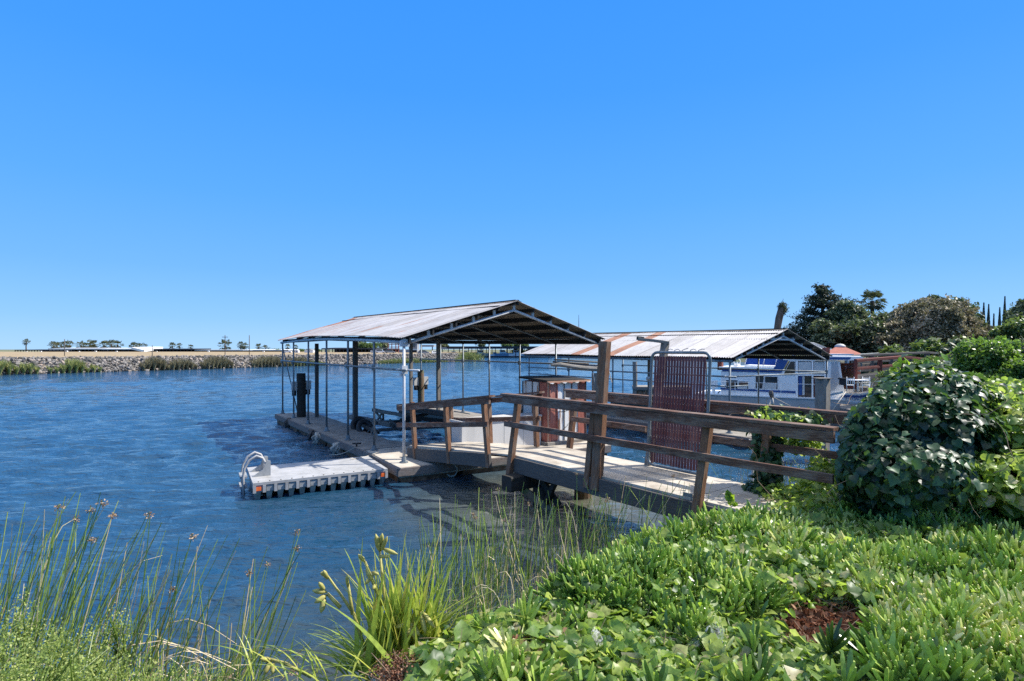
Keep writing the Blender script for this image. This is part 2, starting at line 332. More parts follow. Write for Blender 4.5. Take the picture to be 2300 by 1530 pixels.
def blades(name, base, tips, width, mat, rnd=None, parent=None, droop=.15, seg=5, kind3=True):
    """curved tapering three-sided stems from base to tips (Kx3 arrays)"""
    base = np.asarray(base, float); tips = np.asarray(tips, float); K = len(base)
    if rnd is None: rnd = rng.random(K)
    width = np.broadcast_to(np.asarray(width, float), (K,)); L = np.linalg.norm(tips - base, axis=1)
    hd = tips - base; hd[:, 2] = 0; droop = np.broadcast_to(np.asarray(droop, float), (K,))
    ns = 3 if kind3 else 2; V = np.zeros((K, seg + 1, ns, 3)); side = np.cross(tips - base, rng.normal(size=(K, 3))) if kind3 else np.cross(tips - base, (0, 0, 1.)) + rng.normal(size=(K, 3)) * .25 * L[:, None] ** 2
    side /= np.linalg.norm(side, axis=1, keepdims=True); s2 = np.cross(tips - base, side); s2 /= np.linalg.norm(s2, axis=1, keepdims=True)
    for i in range(seg + 1):
        t = i / seg; p = base * (1 - t) + tips * t + np.outer(droop * L, (0, 0, 1.)) * (4 * t * (1 - t)) * .5 - hd * (droop * 1.2 * t * (1 - t))[:, None]
        w = (width * (1 - .5 * t) if kind3 else width * (math.sin(min(1, t * 1.1 + .25) * 3.0) ** .8 if t < .97 else .03))[:, None]
        for k in range(ns):
            if kind3: V[:, i, k] = p + (side * math.cos(k * 2.094) + s2 * math.sin(k * 2.094)) * w
            else: V[:, i, k] = p + side * w * (k - .5) * 2
    tr = []
    for i in range(seg):
        if kind3:
            for k in range(3): q = i * 3 + k; w_ = i * 3 + (k + 1) % 3; tr += [(q, w_, w_ + 3), (q, w_ + 3, q + 3)]
        else: q = i * 2; tr += [(q, q + 1, q + 3), (q, q + 3, q + 2)]
    tr = np.array(tr); nv = (seg + 1) * ns
    Fc = tr[None] + (np.arange(K) * nv)[:, None, None]
    return rawmesh(name, V.reshape(-1, 3), Fc.reshape(-1, 3), mat, np.repeat(rnd, nv), parent)
# ------------------------------------------------------------------ setting: water, bank, levee, far land
def smooth(t): t = np.clip(t, 0, 1); return t * t * (3 - 2 * t)
def vnoise(x, y, seed=0):
    r = np.random.default_rng(seed); out = 0
    for k in range(7):
        a = r.uniform(0, 6.28); f = 1.0 * 1.55 ** k; out = out + np.sin((x * math.cos(a) + y * math.sin(a)) * f + r.uniform(0, 6.28) + 1.3 * np.sin((x * math.sin(a) - y * math.cos(a)) * f * .6)) / (1.25 ** k)
    return out / 3.0
SHORE = [(-60, 2.0), (-12, 3.6), (-4.5, 4.2), (-2.6, 4.2), (-1.2, 4.05), (-.24, 4.85), (.48, 5.5), (1.2, 5.95), (2.05, 6.5), (3.5, 7.4), (5, 8.3), (7, 10), (10, 12.5), (12, 14.5), (15, 18), (17.5, 25), (20.5, 33), (23, 45), (40, 90), (80, 200), (900, 2600)]
def shore_d(x, y):
    """signed distance inland from the near shoreline (positive on land)"""
    d = np.full(x.shape, 1e9)
    for (ax, ay), (bx, by) in zip(SHORE[:-1], SHORE[1:]):
        vx, vy = bx - ax, by - ay; t = np.clip(((x - ax) * vx + (y - ay) * vy) / (vx * vx + vy * vy), 0, 1)
        d = np.minimum(d, np.hypot(x - ax - t * vx, y - ay - t * vy))
    px = [p[0] for p in SHORE]; py = [p[1] for p in SHORE]
    return np.where(y < np.interp(x, px, py), d, -d)
def land_h(x, y):
    d = shore_d(x, y) + vnoise(x * 1.6, y * 1.6, 3) * .12
    top = .85 + .35 * smooth((x - 5) / 10) + .25 * smooth((x - 3.2) / 3) * smooth((y - 3) / 3)
    return np.where(d > 0, smooth(d / (1.5 + .8 * smooth((-x - .5) / 2))) * top, np.maximum(d * .5, -.9)) + np.where(d > .3, vnoise(x * 3, y * 3, 5) * .03, 0)
def land_z(x, y): return float(land_h(np.array([float(x)]), np.array([float(y)]))[0])
def gridmesh(name, X, Y, Z, mat, flip=False):
    n, m = X.shape; V = np.stack([X, Y, Z], -1).reshape(-1, 3)
    i = np.arange(n - 1)[:, None] * m + np.arange(m - 1)[None]; q = np.stack([i, i + 1, i + m + 1, i + m], -1).reshape(-1, 4)
    return rawmesh(name, V, q[:, ::-1] if flip else q, mat, smooth=True)
# water material
m, nt, b, out = newmat('channel_water')
b.inputs['Roughness'].default_value = .05; b.inputs['IOR'].default_value = 1.52
dn = noise(nt, .05, 3, .5); dr = ramp(nt, dn.outputs[0], [(.35, (.009, .044, .085)), (.65, (.015, .058, .106))])
# greener, siltier water within a few metres of the bank
tc = N(nt, 'ShaderNodeTexCoord'); sx = N(nt, 'ShaderNodeVectorMath', operation='DOT_PRODUCT'); nt.links.new(tc.outputs['Object'], sx.inputs[0]); sx.inputs[1].default_value = (-.55, .835, 0)
mr = N(nt, 'ShaderNodeMapRange'); nt.links.new(sx.outputs['Value'], mr.inputs['Value']); mr.inputs['From Min'].default_value = 3.4; mr.inputs['From Max'].default_value = 6.8
cy = mix(nt, mr.outputs[0], (.04, .047, .034), dr.outputs[0]); 
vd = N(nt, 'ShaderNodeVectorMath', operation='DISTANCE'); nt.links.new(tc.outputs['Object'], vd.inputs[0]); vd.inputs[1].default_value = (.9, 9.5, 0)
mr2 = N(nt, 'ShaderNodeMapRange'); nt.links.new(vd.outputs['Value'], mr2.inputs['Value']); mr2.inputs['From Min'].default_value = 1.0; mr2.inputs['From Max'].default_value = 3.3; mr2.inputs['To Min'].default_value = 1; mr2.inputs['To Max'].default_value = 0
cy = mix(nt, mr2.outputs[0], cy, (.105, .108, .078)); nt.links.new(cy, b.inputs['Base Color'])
n1 = noise(nt, 1.0, 4, .55, mscale=(5.5, 16, 1)); n1.inputs['Distortion'].default_value = .4
mp = n1.inputs['Vector'].links[0].from_node; mp.inputs['Rotation'].default_value = (0, 0, -math.radians(28))
n2 = noise(nt, 1.0, 3, .5, mscale=(1.1, 3.0, 1)); mp2 = n2.inputs['Vector'].links[0].from_node; mp2.inputs['Rotation'].default_value = (0, 0, -math.radians(20))
b1 = N(nt, 'ShaderNodeBump', Strength=.9, Distance=.05); nt.links.new(n1.outputs[0], b1.inputs['Height'])
b2 = N(nt, 'ShaderNodeBump', Strength=.8, Distance=.2); nt.links.new(n2.outputs[0], b2.inputs['Height']); nt.links.new(b1.outputs[0], b2.inputs['Normal'])
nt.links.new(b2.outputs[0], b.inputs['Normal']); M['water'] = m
def wave_h(X, Y, r):
    h = np.zeros_like(X); g = np.random.default_rng(11)
    gust = .8 + .6 * vnoise(X * .12, Y * .2, 21)
    calm = 1 - .72 * np.exp(-(((X - 1.6) / 3.2) ** 2 + ((Y - 8.2) / 2.6) ** 2)); calm = calm * (1 - .5 * np.exp(-(((X + 1.0) / 3.) ** 2 + ((Y - 13.5) / 2.) ** 2)))
    wx = X + .35 * np.sin(Y * .5 + X * .21) + .12 * np.sin(X * 1.7 - Y * .9); wy = Y + .3 * np.sin(X * .6 - Y * .2) + .1 * np.sin(Y * 2.1 + X)
    for i in range(80):
        lam = .13 * (1.75 / .13) ** (i / 79); th = math.radians(113) + g.normal() * .42
        k = 2 * math.pi / lam; sl = .075 if .22 < lam < .8 else .05
        fade = smooth((lam / (.0075 * r) - 2.2) / 2.5)
        ph = (wx * math.cos(th) + wy * math.sin(th)) * k + g.uniform(0, 6.28)
        env = .6 + .4 * np.sin(X * g.uniform(-.9, .9) + Y * g.uniform(-.9, .9) + g.uniform(0, 6.28))
        h += sl / k * (np.sin(ph) + .22 * np.sin(2 * ph + 1.2)) * fade * env
    return h * gust * calm
rr = np.concatenate([[0.5, 1.5], 2.4 * np.exp(np.arange(0, 620) * .0058), ]); rr = np.concatenate([rr, rr[-1] * np.exp(np.arange(1, 42) * .11)])
aa = np.concatenate([np.linspace(-1.65, -.86, 60, endpoint=False), np.linspace(-.86, .86, 470), np.linspace(.86, 1.65, 60)[1:]])
Rg, Ag = np.meshgrid(rr, aa, indexing='ij'); Xg = Rg * np.sin(Ag); Yg = Rg * np.cos(Ag)
Zg = wave_h(Xg, Yg, Rg) * (1 - smooth((Rg - 60) / 25))
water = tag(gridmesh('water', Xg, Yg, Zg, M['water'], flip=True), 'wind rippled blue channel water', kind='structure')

# near bank
m, nt, b, out = newmat('bank_soil'); s1 = noise(nt, 6, 8, .7)
sr = ramp(nt, s1.outputs[0], [(.3, (.025, .018, .012)), (.5, (.07, .05, .03)), (.7, (.14, .105, .07))])
g1 = noise(nt, .35, 4, .6); gr = ramp(nt, g1.outputs[0], [(.42, (0, 0, 0)), (.55, (1, 1, 1))]); nt.links.new(mix(nt, gr.outputs[0], sr.outputs[0], (.06, .085, .025)), b.inputs['Base Color'])
b.inputs['Roughness'].default_value = .95; bump(nt, b, s1.outputs[0], .04, 1); M['soil'] = m
gx = np.concatenate([np.linspace(-60, -8, 26, endpoint=False), np.linspace(-8, 9, 170, endpoint=False), np.linspace(9, 40, 62, endpoint=False), np.geomspace(40, 900, 30)])
gy = np.concatenate([np.linspace(-25, -2, 14, endpoint=False), np.linspace(-2, 13, 150, endpoint=False), np.linspace(13, 60, 94, endpoint=False), np.geomspace(60, 2500, 36)])
GX, GY = np.meshgrid(gx, gy, indexing='ij'); GZ = land_h(GX, GY)
tag(gridmesh('ground', GX, GY, GZ, M['soil'], flip=True), 'dark soil river bank under the plants', kind='structure')

# levee across the channel: waterline measured in the photograph, crest at z 1.55
LEV = [(-300, 20), (-140, 26), (-80, 45), (-52.5, 56), (-43, 70), (-35, 84), (-24, 100), (-11.6, 116), (-9.6, 121), (-9.2, 126)]
m, nt, b, out = newmat('dry_grass'); d1 = noise(nt, .5, 7, .7, mscale=(1, 1, 1)); dr = ramp(nt, d1.outputs[0], [(.3, (.2, .14, .07)), (.5, (.3, .22, .115)), (.7, (.38, .3, .17))])
nt.links.new(dr.outputs[0], b.inputs['Base Color']); b.inputs['Roughness'].default_value = .95; M['drygrass'] = m
m, nt, b, out = newmat('levee_mud'); d1 = noise(nt, 1.5, 7, .7); dr = ramp(nt, d1.outputs[0], [(.3, (.12, .1, .075)), (.7, (.3, .26, .2))]); nt.links.new(dr.outputs[0], b.inputs['Base Color']); b.inputs['Roughness'].default_value = .95; M['mud'] = m
def lev_dense(n=60):
    pts = np.array(LEV, float); seg = np.hypot(*np.diff(pts, axis=0).T); s = np.concatenate([[0], np.cumsum(seg)]); t = np.linspace(0, s[-1], n)
    return np.stack([np.interp(t, s, pts[:, 0]), np.interp(t, s, pts[:, 1])], 1)
lp = lev_dense(90); tg = np.gradient(lp, axis=0); tg /= np.linalg.norm(tg, axis=1, keepdims=True); ln = np.stack([-tg[:, 1], tg[:, 0]], 1)
offs = [-1.2, 0, 1.0, 2.0, 3.0, 3.6, 5, 9, 16]; zs = [-.8, 0, .5, 1.0, 1.45, 1.55, 1.56, 1.56, 1.5]
X_ = np.array([[lp[i, 0] + ln[i, 0] * o for i in range(len(lp))] for o in offs]); Y_ = np.array([[lp[i, 1] + ln[i, 1] * o for i in range(len(lp))] for o in offs])
Z_ = np.array([[z + (vnoise(np.array([X_[j, i] * .5]), np.array([Y_[j, i] * .5]), 2)[0] * .08 if j > 1 else 0) for i in range(len(lp))] for j, z in enumerate(zs)])
lev = gridmesh('levee', X_, Y_, Z_, [M['mud']], flip=False); tag(lev, 'levee bank across the channel', kind='structure')
# dry field behind the levee and flat far land out to the horizon
fb = MB(); poly = [(lp[i, 0] + ln[i, 0] * 4.2, lp[i, 1] + ln[i, 1] * 4.2) for i in range(len(lp) - 1, -1, -1)]
poly = [(-13, 130)] + poly + [(-900, 60), (-900, 238), (-13, 238)]
fb.add([(x, y, 1.6) for x, y in poly], [tuple(range(len(poly) - 1, -1, -1))]); ff = fb.build('dry_field', M['drygrass']); tag(ff, 'dry tan grass field on top of the levee', kind='structure')
if ff.data.polygons[0].normal.z < 0: ff.data.flip_normals()
fb = MB(); fb.add([(-3500, 236, 1.45), (3500, 236, 1.45), (6500, 8500, 1.45), (-6500, 8500, 1.45)], [(0, 1, 2, 3)]); fb.add([(-3500, 236, 1.45), (3500, 236, 1.45), (3500, 234, -.5), (-3500, 234, -.5)], [(0, 3, 2, 1)])
tag(fb.build('far_land', pm('far_land_scrub', [(.3, (.06, .08, .04)), (.6, (.16, .16, .08)), (.8, (.28, .23, .13))], .02, .95, bd=0)), 'flat far land at the horizon', kind='structure')
# riprap stones
def rock_t(seed):
    r = np.random.default_rng(seed); ph = (1 + 5 ** .5) / 2
    v = np.array([(-1, ph, 0), (1, ph, 0), (-1, -ph, 0), (1, -ph, 0), (0, -1, ph), (0, 1, ph), (0, -1, -ph), (0, 1, -ph), (ph, 0, -1), (ph, 0, 1), (-ph, 0, -1), (-ph, 0, 1)]) / 1.9
    v = v * r.uniform(.65, 1.15, (12, 1)) * np.array([1, .8, .6])
    return v, np.array([(0,11,5),(0,5,1),(0,1,7),(0,7,10),(0,10,11),(1,5,9),(5,11,4),(11,10,2),(10,7,6),(7,1,8),(3,9,4),(3,4,2),(3,2,6),(3,6,8),(3,8,9),(4,9,5),(2,4,11),(6,2,10),(8,6,7),(9,8,1)])
m, nt, b, out = newmat('riprap_stone'); a = N(nt, 'ShaderNodeAttribute', attribute_name='rnd'); rn = ramp(nt, a.outputs['Fac'], [(0, (.05, .05, .05)), (.35, (.12, .112, .1)), (.8, (.25, .23, .21)), (1, (.31, .24, .19))]); nt.links.new(rn.outputs[0], b.inputs['Base Color']); b.inputs['Roughness'].default_value = .9; M['stone'] = m
K = 15000; dens = lev_dense(600); dens = dens[dens[:, 0] > -75]; tg2 = np.gradient(dens, axis=0); tg2 /= np.linalg.norm(tg2, axis=1, keepdims=True); n2_ = np.stack([-tg2[:, 1], tg2[:, 0]], 1)
ii = rng.integers(0, len(dens), K); oo = rng.uniform(-.1, 3.7, K); zz = np.interp(oo, offs, zs)
pos = np.stack([dens[ii, 0] + n2_[ii, 0] * oo + rng.normal(size=K) * .3, dens[ii, 1] + n2_[ii, 1] * oo + rng.normal(size=K) * .3, zz + rng.uniform(-.05, .12, K)], 1)
ROCK = [rock_t(i) for i in range(6)]
tag(scatter('riprap_stones', ROCK, pos, basis(randdir(K), randdir(K)), rng.uniform(.13, .34, K), M['stone']), 'pale angular riprap stones lining the levee', kind='stuff')
# ------------------------------------------------------------------ corrugated roof + carport
def roofmat(name, rustcol=True):
    m, nt, b, out = newmat(name)
    a = N(nt, 'ShaderNodeAttribute', attribute_name='rnd')
    st = noise(nt, 1.0, 6, .7, mscale=(.55, 4.5, .55)); fine = noise(nt, 3, 6, .7, mscale=(1, 6, 1))
    sm = N(nt, 'ShaderNodeMath', operation='ADD'); nt.links.new(st.outputs[0], sm.inputs[0]); nt.links.new(a.outputs['Fac'], sm.inputs[1])
    fr = ramp(nt, sm.outputs[0], [(.67, (0, 0, 0)), (.77, (1, 1, 1))])
    base0 = ramp(nt, fine.outputs[0], [(.25, (.23, .225, .225)), (.45, (.37, .36, .36)), (.7, (.49, .48, .48))])
    tcr = N(nt, 'ShaderNodeTexCoord'); sp_ = N(nt, 'ShaderNodeSeparateXYZ'); nt.links.new(tcr.outputs['Object'], sp_.inputs[0])
    dv_ = N(nt, 'ShaderNodeMath', operation='DIVIDE'); nt.links.new(sp_.outputs['Y'], dv_.inputs[0]); dv_.inputs[1].default_value = .66
    fl_ = N(nt, 'ShaderNodeMath', operation='FLOOR'); nt.links.new(dv_.outputs[0], fl_.inputs[0]); wn_ = N(nt, 'ShaderNodeTexWhiteNoise', noise_dimensions='1D'); nt.links.new(fl_.outputs[0], wn_.inputs['W'])
    wr_ = ramp(nt, wn_.outputs['Value'], [(0, (.78, .76, .75)), (1, (1.0, 1.0, 1.02))]); fc_ = N(nt, 'ShaderNodeMath', operation='FRACT'); nt.links.new(dv_.outputs[0], fc_.inputs[0])
    sr_ = ramp(nt, fc_.outputs[0], [(.0, (.35, .3, .27)), (.035, (.6, .56, .53)), (.07, (1, 1, 1)), (1, (1, 1, 1))])
    base1 = mix(nt, 1.0, base0.outputs[0], wr_.outputs[0], 'MULTIPLY')
    base = mix(nt, .8, base1, sr_.outputs[0], 'MULTIPLY')
    rust = ramp(nt, fine.outputs[0], [(.3, (.13, .045, .025)), (.55, (.3, .13, .075)), (.75, (.42, .23, .15))])
    nt.links.new(mix(nt, fr.outputs[0], base, rust.outputs[0]), b.inputs['Base Color'])
    b.inputs['Roughness'].default_value = .6; b.inputs['Metallic'].default_value = 0.0; b.inputs['Specular IOR Level'].default_value = .4
    return m
M['roof'] = roofmat('weathered_corrugated_iron')
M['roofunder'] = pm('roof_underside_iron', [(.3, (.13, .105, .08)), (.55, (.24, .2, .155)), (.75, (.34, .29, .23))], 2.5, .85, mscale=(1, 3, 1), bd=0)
def carport(name, label, org, Wd, post_l, post_r, length, zl, zridge, rustf, seed, midz=2.18, overhang=.15, nbay=6, midfront=False):
    """local X across the gable, local Y along the ridge; zl(t), zridge(t) give eave and ridge height along t 0..1"""
    root = thing(name, label, 'carport', (org[0], org[1], .3), RZ); r = random.Random(seed); z0 = .3
    # roof slopes
    for side in (0, 1):
        y = np.arange(-overhang, length + overhang, .0096); tt = np.clip(y / length, 0, 1); cor = .011 * np.sin(y * 2 * math.pi / .077)
        u = np.linspace(0, 1, 9); ov = .1
        E = zl(tt, side); Rr = zridge(tt)
        xs = u * (Wd / 2 + ov); X = xs[None, :] + 0 * y[:, None]
        zt = (E + .11)[:, None] * (1 - u)[None] + (Rr + .02)[:, None] * u[None] + cor[:, None] - z0
        zt = zt + .012 * np.sin(u * 9 + seed)[None] * np.sin(y * 1.1)[:, None]
        Xw = -ov + X
        if side: Xw = Wd - Xw
        Yw = y[:, None] + 0 * X; Yw = Yw + (np.sin(u * 23.)[None] * .0)
        n, k = X.shape; Vt = np.stack([Xw, Yw, zt], -1).reshape(-1, 3); Vb = Vt.copy(); Vb[:, 2] -= .006
        i = np.arange(n - 1)[:, None] * k + np.arange(k - 1)[None]; q = np.stack([i, i + 1, i + k + 1, i + k], -1).reshape(-1, 4)
        if side: q = q[:, ::-1]
        ed = np.concatenate([np.stack([np.arange(n - 1) * k, (np.arange(n - 1) + 1) * k, (np.arange(n - 1) + 1) * k + n * k, np.arange(n - 1) * k + n * k], -1),
                             np.stack([np.arange(k - 1), np.arange(k - 1) + 1, np.arange(k - 1) + 1 + n * k, np.arange(k - 1) + n * k], -1)])
        V = np.concatenate([Vt, Vb]); Fq = np.concatenate([q, q[:, ::-1] + n * k, ed])
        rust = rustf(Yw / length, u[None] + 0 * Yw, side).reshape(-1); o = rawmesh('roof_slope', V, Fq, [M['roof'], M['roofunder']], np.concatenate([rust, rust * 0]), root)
        o.data.polygons.foreach_set('material_index', np.concatenate([np.zeros(len(q), int), np.ones(len(q), int), np.zeros(len(ed), int)]).astype(np.int32)); o.data.update()
    # ridge cap
    cap = MB()
    ys = np.linspace(-overhang, length + overhang, 24)
    for a_, b_ in zip(ys[:-1], ys[1:]):
        za, zb = [float(zridge(np.array([min(1, max(0, q / length))]))[0]) + .045 - z0 for q in (a_, b_)]
        h = Wd / 2; cap.add([(h - .13, a_, za - .05), (h, a_, za), (h + .13, a_, za - .05), (h - .13, b_, zb - .05), (h, b_, zb), (h + .13, b_, zb - .05)], [(0, 1, 4, 3), (1, 2, 5, 4)])
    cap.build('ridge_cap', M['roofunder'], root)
    zL = lambda t, s: float(zl(np.array([t]), s)[0]) - z0; zR = lambda t: float(zridge(np.array([t]))[0]) - z0
    # pipe rafters
    rafs = {}
    for i in range(nbay + 1):
        t = i / nbay; y = length * t; mt = M['white_steel'] if i == 0 else M['galv']; rad = .032 if i == 0 else .024
        for s in (0, 1):
            xe = 0 if s == 0 else Wd
            raf = pipe(root, 'rafter', [(xe, y, zL(t, s) - .02), (Wd / 2, y, zR(t) - .19)], rad, mt, 8); rafs[(i, s)] = raf
        if i == 0 or i == nbay:
            for s in (0, 1):
                for q in (.2, .4, .6, .8, 1.0):
                    if s == 1 and q == 1.0: continue
                    x = (Wd / 2) * q; x = x if s == 0 else Wd - x
                    zb = zL(t, s) * (1 - q) + (zR(t) - .19) * q
                    pb = MB(); pb.box(x - .03, x + .03, y - .02, y + .02, zb, zb + .1 + .05 * q); pb.build('purlin_bracket', M['white_steel'], rafs[(i, s)])
    # purlins along the ridge direction
    for s in (0, 1):
        for q in (.03, .22, .42, .62, .82, .985):
            x = (Wd / 2) * q; x = x if s == 0 else Wd - x
            a = Vector((x, -overhang * .8, zL(0, s) * (1 - q) + zR(0) * q + .03 - .03 * q)); b_ = Vector((x, length + overhang * .8, zL(1, s) * (1 - q) + zR(1) * q + .03 - .03 * q))
            mid = Vector((x, length * .5, zL(.5, s) * (1 - q) + zR(.5) * q + .0))
            beam(root, 'purlin', a, mid, .04, .12, M['purlin'], seg=4); beam(root, 'purlin', mid, b_, .04, .12, M['purlin'], seg=4)
    # eave beams
    for s in (0, 1):
        x = 0 if s == 0 else Wd
        pts = [(x, y, zL(y / length, s) + .01) for y in np.linspace(-.06, length + .06, 9)]
        pipe(root, 'eave_beam', pts, .038, M['white_steel'] if (s == 0 and seed == 1) else M['galv'], 8)
    # posts
    for s, arr in ((0, post_l), (1, post_r)):
        x = 0 if s == 0 else Wd
        for k, y in enumerate(arr):
            t = y / length; lean = r.uniform(-.03, .03)
            m_ = M['white_steel'] if (s == 0 and k == 0 and seed == 1) else M['galv']
            po_ = pipe(root, 'post', [(x + lean * .5, y + lean, 0), (x, y, zL(t, s))], .03 if (s == 0 and k == 0) else .027, m_, 10)
            fb = MB(); fb.tube([(x + lean * .5, y + lean, 0), (x + lean * .5, y + lean, .02)], .09, 10); fb.tube([(x + lean * .5, y + lean, .02), (x + lean * .5, y + lean, .12)], [.055, .04], 10); fb.build('post_foot', M['galv'], po_)
            if r.random() < .6: pb = MB(); pb.tube([(x - .02, y, midz - z0 - .06), (x - .02, y, midz - z0 + .06)], .048, 8); pb.build('rail_clamp', M['galv'], po_)
        arr = [a for a in arr]
        pipe(root, 'side_rail', [(x - .05 + .1 * s, arr[0] - (.22 if s == 0 else 0.), midz - z0), (x - .05 + .1 * s, arr[-1], midz - z0 + .02)], .024, M['galv'], 8)
    if midfront:
        pipe(root, 'cross_rail', [(0, 0, midz - z0), (Wd, 0, midz - z0 - .02)], .02, M['galv'], 8)
    return root
# --- near carport
O1 = Vector((-2.2, 11.15, 0))
def zl1(t, side): return (2.73 + .1 * t + .1 * np.sin(np.pi * np.clip(t, 0, 1)) * (1 - side)) if side == 0 else 2.76 + .1 * t
def zr1(t): return 3.70 + .13 * t
def rust1(t, u, side):
    stripes = np.zeros_like(t)
    for (c, w, a, lo, hi) in [(.06, .012, .2, 0, .25), (.10, .006, .22, .1, .55), (.2, .006, .16, .3, .6), (.29, .01, .3, 0, .3), (.38, .008, .24, 0, .5), (.47, .008, .34, .0, .45), (.52, .01, .34, 0, .18), (.58, .01, .18, .1, .9), (.66, .012, .26, 0, .5), (.74, .01, .24, 0, .9), (.82, .012, .22, .1, 1), (.93, .03, .26, 0, 1), (.985, .025, .36, 0, 1)]:
        stripes = np.maximum(stripes, a * np.exp(-((t - c) / w) ** 2) * (u > lo) * (u < hi))
    return stripes + .05 * t + .1 * np.exp(-u / .03) * (t > .35)
cp1 = carport('boat_carport', 'nearer boat carport with white pipe gable and rust streaked roof over the empty slip', O1, 5.5, [0, 1.62, 3.4, 5.2, 7.05, 8.85, 10.4], [0, 1.76, 3.52, 5.28, 7.04, 8.8, 10.5], 10.56, zl1, zr1, rust1, 1, midz=2.18)
cp1['group'] = 'corrugated boat carports'
beam(cp1, 'timber_post', (.72, 8.7, 0), (.72, 8.7, 2.5), .11, .11, M['stringer'], up=(1, 0, 0)); beam(cp1, 'timber_post', (.87, 5.33, 0), (.87, 5.33, 2.55), .13, .13, M['stringer'], up=(1, 0, 0))
beam(cp1, 'timber_post', (4.75, 7.55, 0), (4.75, 7.55, 2.62), .12, .12, M['oldwood'], up=(1, 0, 0)); beam(cp1, 'timber_post', (4.9, 10.2, 0), (4.9, 10.2, 2.6), .12, .12, M['oldwood'], up=(1, 0, 0))
pipe(cp1, 'brace', [(0, 10.4, 2.4), (.45, 10.1, 0)], .02, M['galv'], 8); pipe(cp1, 'rail_stub', [(-.06, .2, 1.88), (.12, -.45, 1.88)], .022, M['white_steel'], 8)
ck = MB(); ck.box(-.06, .06, -.05, .05, 1.8, 1.97); ck.box(-.08, .02, -.02, .06, 1.75, 1.82); ck.build('corner_clamp', M['white_steel'], cp1)
gp = MB(); gp.xz([(-.08, 2.36), (.1, 2.36), (.1, 2.5), (-.02, 2.52), (-.08, 2.46)], -.05, .04); gp.build('corner_bracket', M['white_steel'], cp1)
# --- far carport
O2 = Vector((5.97, 15.0, 0))
def zl2(t, side): return 2.27 + .05 * t + 0 * t
def zr2(t): return 3.19 + .08 * t
def rust2(t, u, side):
    s = t * 9.4; a = np.where((s > 4.28) & (s < 4.72), .5, 0) + np.where((s > 5.93) & (s < 6.42), .5, 0)
    a = a + .22 * np.exp(-u / .12) * (np.abs(s - 3.2) < .2) + .2 * np.exp(-u / .05) * (s < .8) + np.where(np.abs(s - 7.6) < .08, .12, 0)
    return a - .04
cp2 = carport('boat_carport', 'farther boat carport with two broad rust bands, beside the houseboat', O2, 5.5, [0, 2.45, 4.4, 6.65, 9.1], [0, 2.4, 4.6, 6.9, 9.1], 9.4, zl2, zr2, rust2, 2, midz=1.85, midfront=True)
cp2['group'] = 'corrugated boat carports'
beam(cp2, 'collar_tie', (2.05, 0, 2.6), (3.4, 0, 2.6), .05, .05, M['white_steel']); beam(cp2, 'timber_post', (.95, 3.6, 0), (.95, 3.6, 2.0), .13, .13, M['oldwood'], up=(1, 0, 0))
pipe(cp2, 'side_rail', [(-.05, 0, 1.28), (-.05, 9.1, 1.32)], .02, M['galv'], 8); pipe(cp2, 'cross_rail', [(0, .02, 1.28), (.9, .02, 1.28)], .018, M['galv'], 8)

# ------------------------------------------------------------------ docks
def L1(a, y, z=0): p = O1 + W * a + U * y; return Vector((p.x, p.y, z))
def L2(a, y, z=0): p = O2 + W * a + U * y; return Vector((p.x, p.y, z))
def dock(name, label, segs, group='floating docks'):
    """segs: list of (part, polygon world xy, mat) top at z .3"""
    p0 = segs[0][1][0]; root = thing(name, label, 'dock', (p0[0], p0[1], 0), 0, group)
    for nm, poly, dz in segs:
        loc = [(q[0] - p0[0], q[1] - p0[1]) for q in poly]
        ar = sum(a[0] * b_[1] - b_[0] * a[1] for a, b_ in zip(loc, loc[1:] + loc[:1]))
        if ar < 0: loc = loc[::-1]
        cx = sum(q[0] for q in loc) / len(loc); cy = sum(q[1] for q in loc) / len(loc)
        MB().prism([(cx + (q[0] - cx) * .985, cy + (q[1] - cy) * .985) for q in loc], .1 + dz, .3 + dz).build(nm, M['deck'] if nm == 'header_deck' else M['dockconc'], root)
        n = len(loc)
        for i in range(n):
            a, b_ = Vector((*loc[i], 0)), Vector((*loc[(i + 1) % n], 0)); L = (b_ - a).length
            if L < .25: continue
            beam(root, 'fascia_board', a + Vector((0, 0, .215 + dz)), b_ + Vector((0, 0, .215 + dz)), .045, .16, M['fascia'], j=.004)
            k = max(1, int(L / 1.3)); dirv = (b_ - a) / L; nin = Vector((-dirv.y, dirv.x, 0))
            for f_ in range(k):
                c0 = a + dirv * (L * (f_ + .06) / k) + nin * .04; c1 = a + dirv * (L * (f_ + .94) / k) + nin * .04
                MB().prism([(c0.x, c0.y), (c1.x, c1.y), (c1.x + nin.x * .35, c1.y + nin.y * .35), (c0.x + nin.x * .35, c0.y + nin.y * .35)], -.12, .13 + dz).build('float_block', M['float'], root)
    return root
hA = P(894, 1052, .3); hB = P(1371, 1000, .3)
xy = lambda v: (v[0], v[1])
d1 = dock('floating_dock', 'U shaped floating dock around the near carport slip', [
    ('header_deck', [xy(hA), xy(hB), xy(L1(5.75, .9)), xy(L1(4.5, 1.7)), xy(L1(1.3, 1.75)), xy(L1(-.2, 1.75))], 0),
    ('finger_deck', [xy(L1(-.2, 1.76)), xy(L1(1.3, 1.76)), xy(L1(.85, 2.7)), xy(L1(.85, 5.5)), xy(L1(.98, 5.5)), xy(L1(.98, 10.5)), xy(L1(-.22, 10.5))], 0),
    ('finger_deck', [xy(L1(4.5, 1.71)), xy(L1(5.75, .91)), xy(L1(5.75, 10.7)), xy(L1(4.5, 10.7))], 0)])
d2 = dock('floating_dock', 'long weathered dock finger along the left side of the farther carport', [('finger_deck', [xy(L2(-.25, -.7)), xy(L2(.85, -.7)), xy(L2(.85, 9.6)), xy(L2(-.25, 9.6))], 0)])
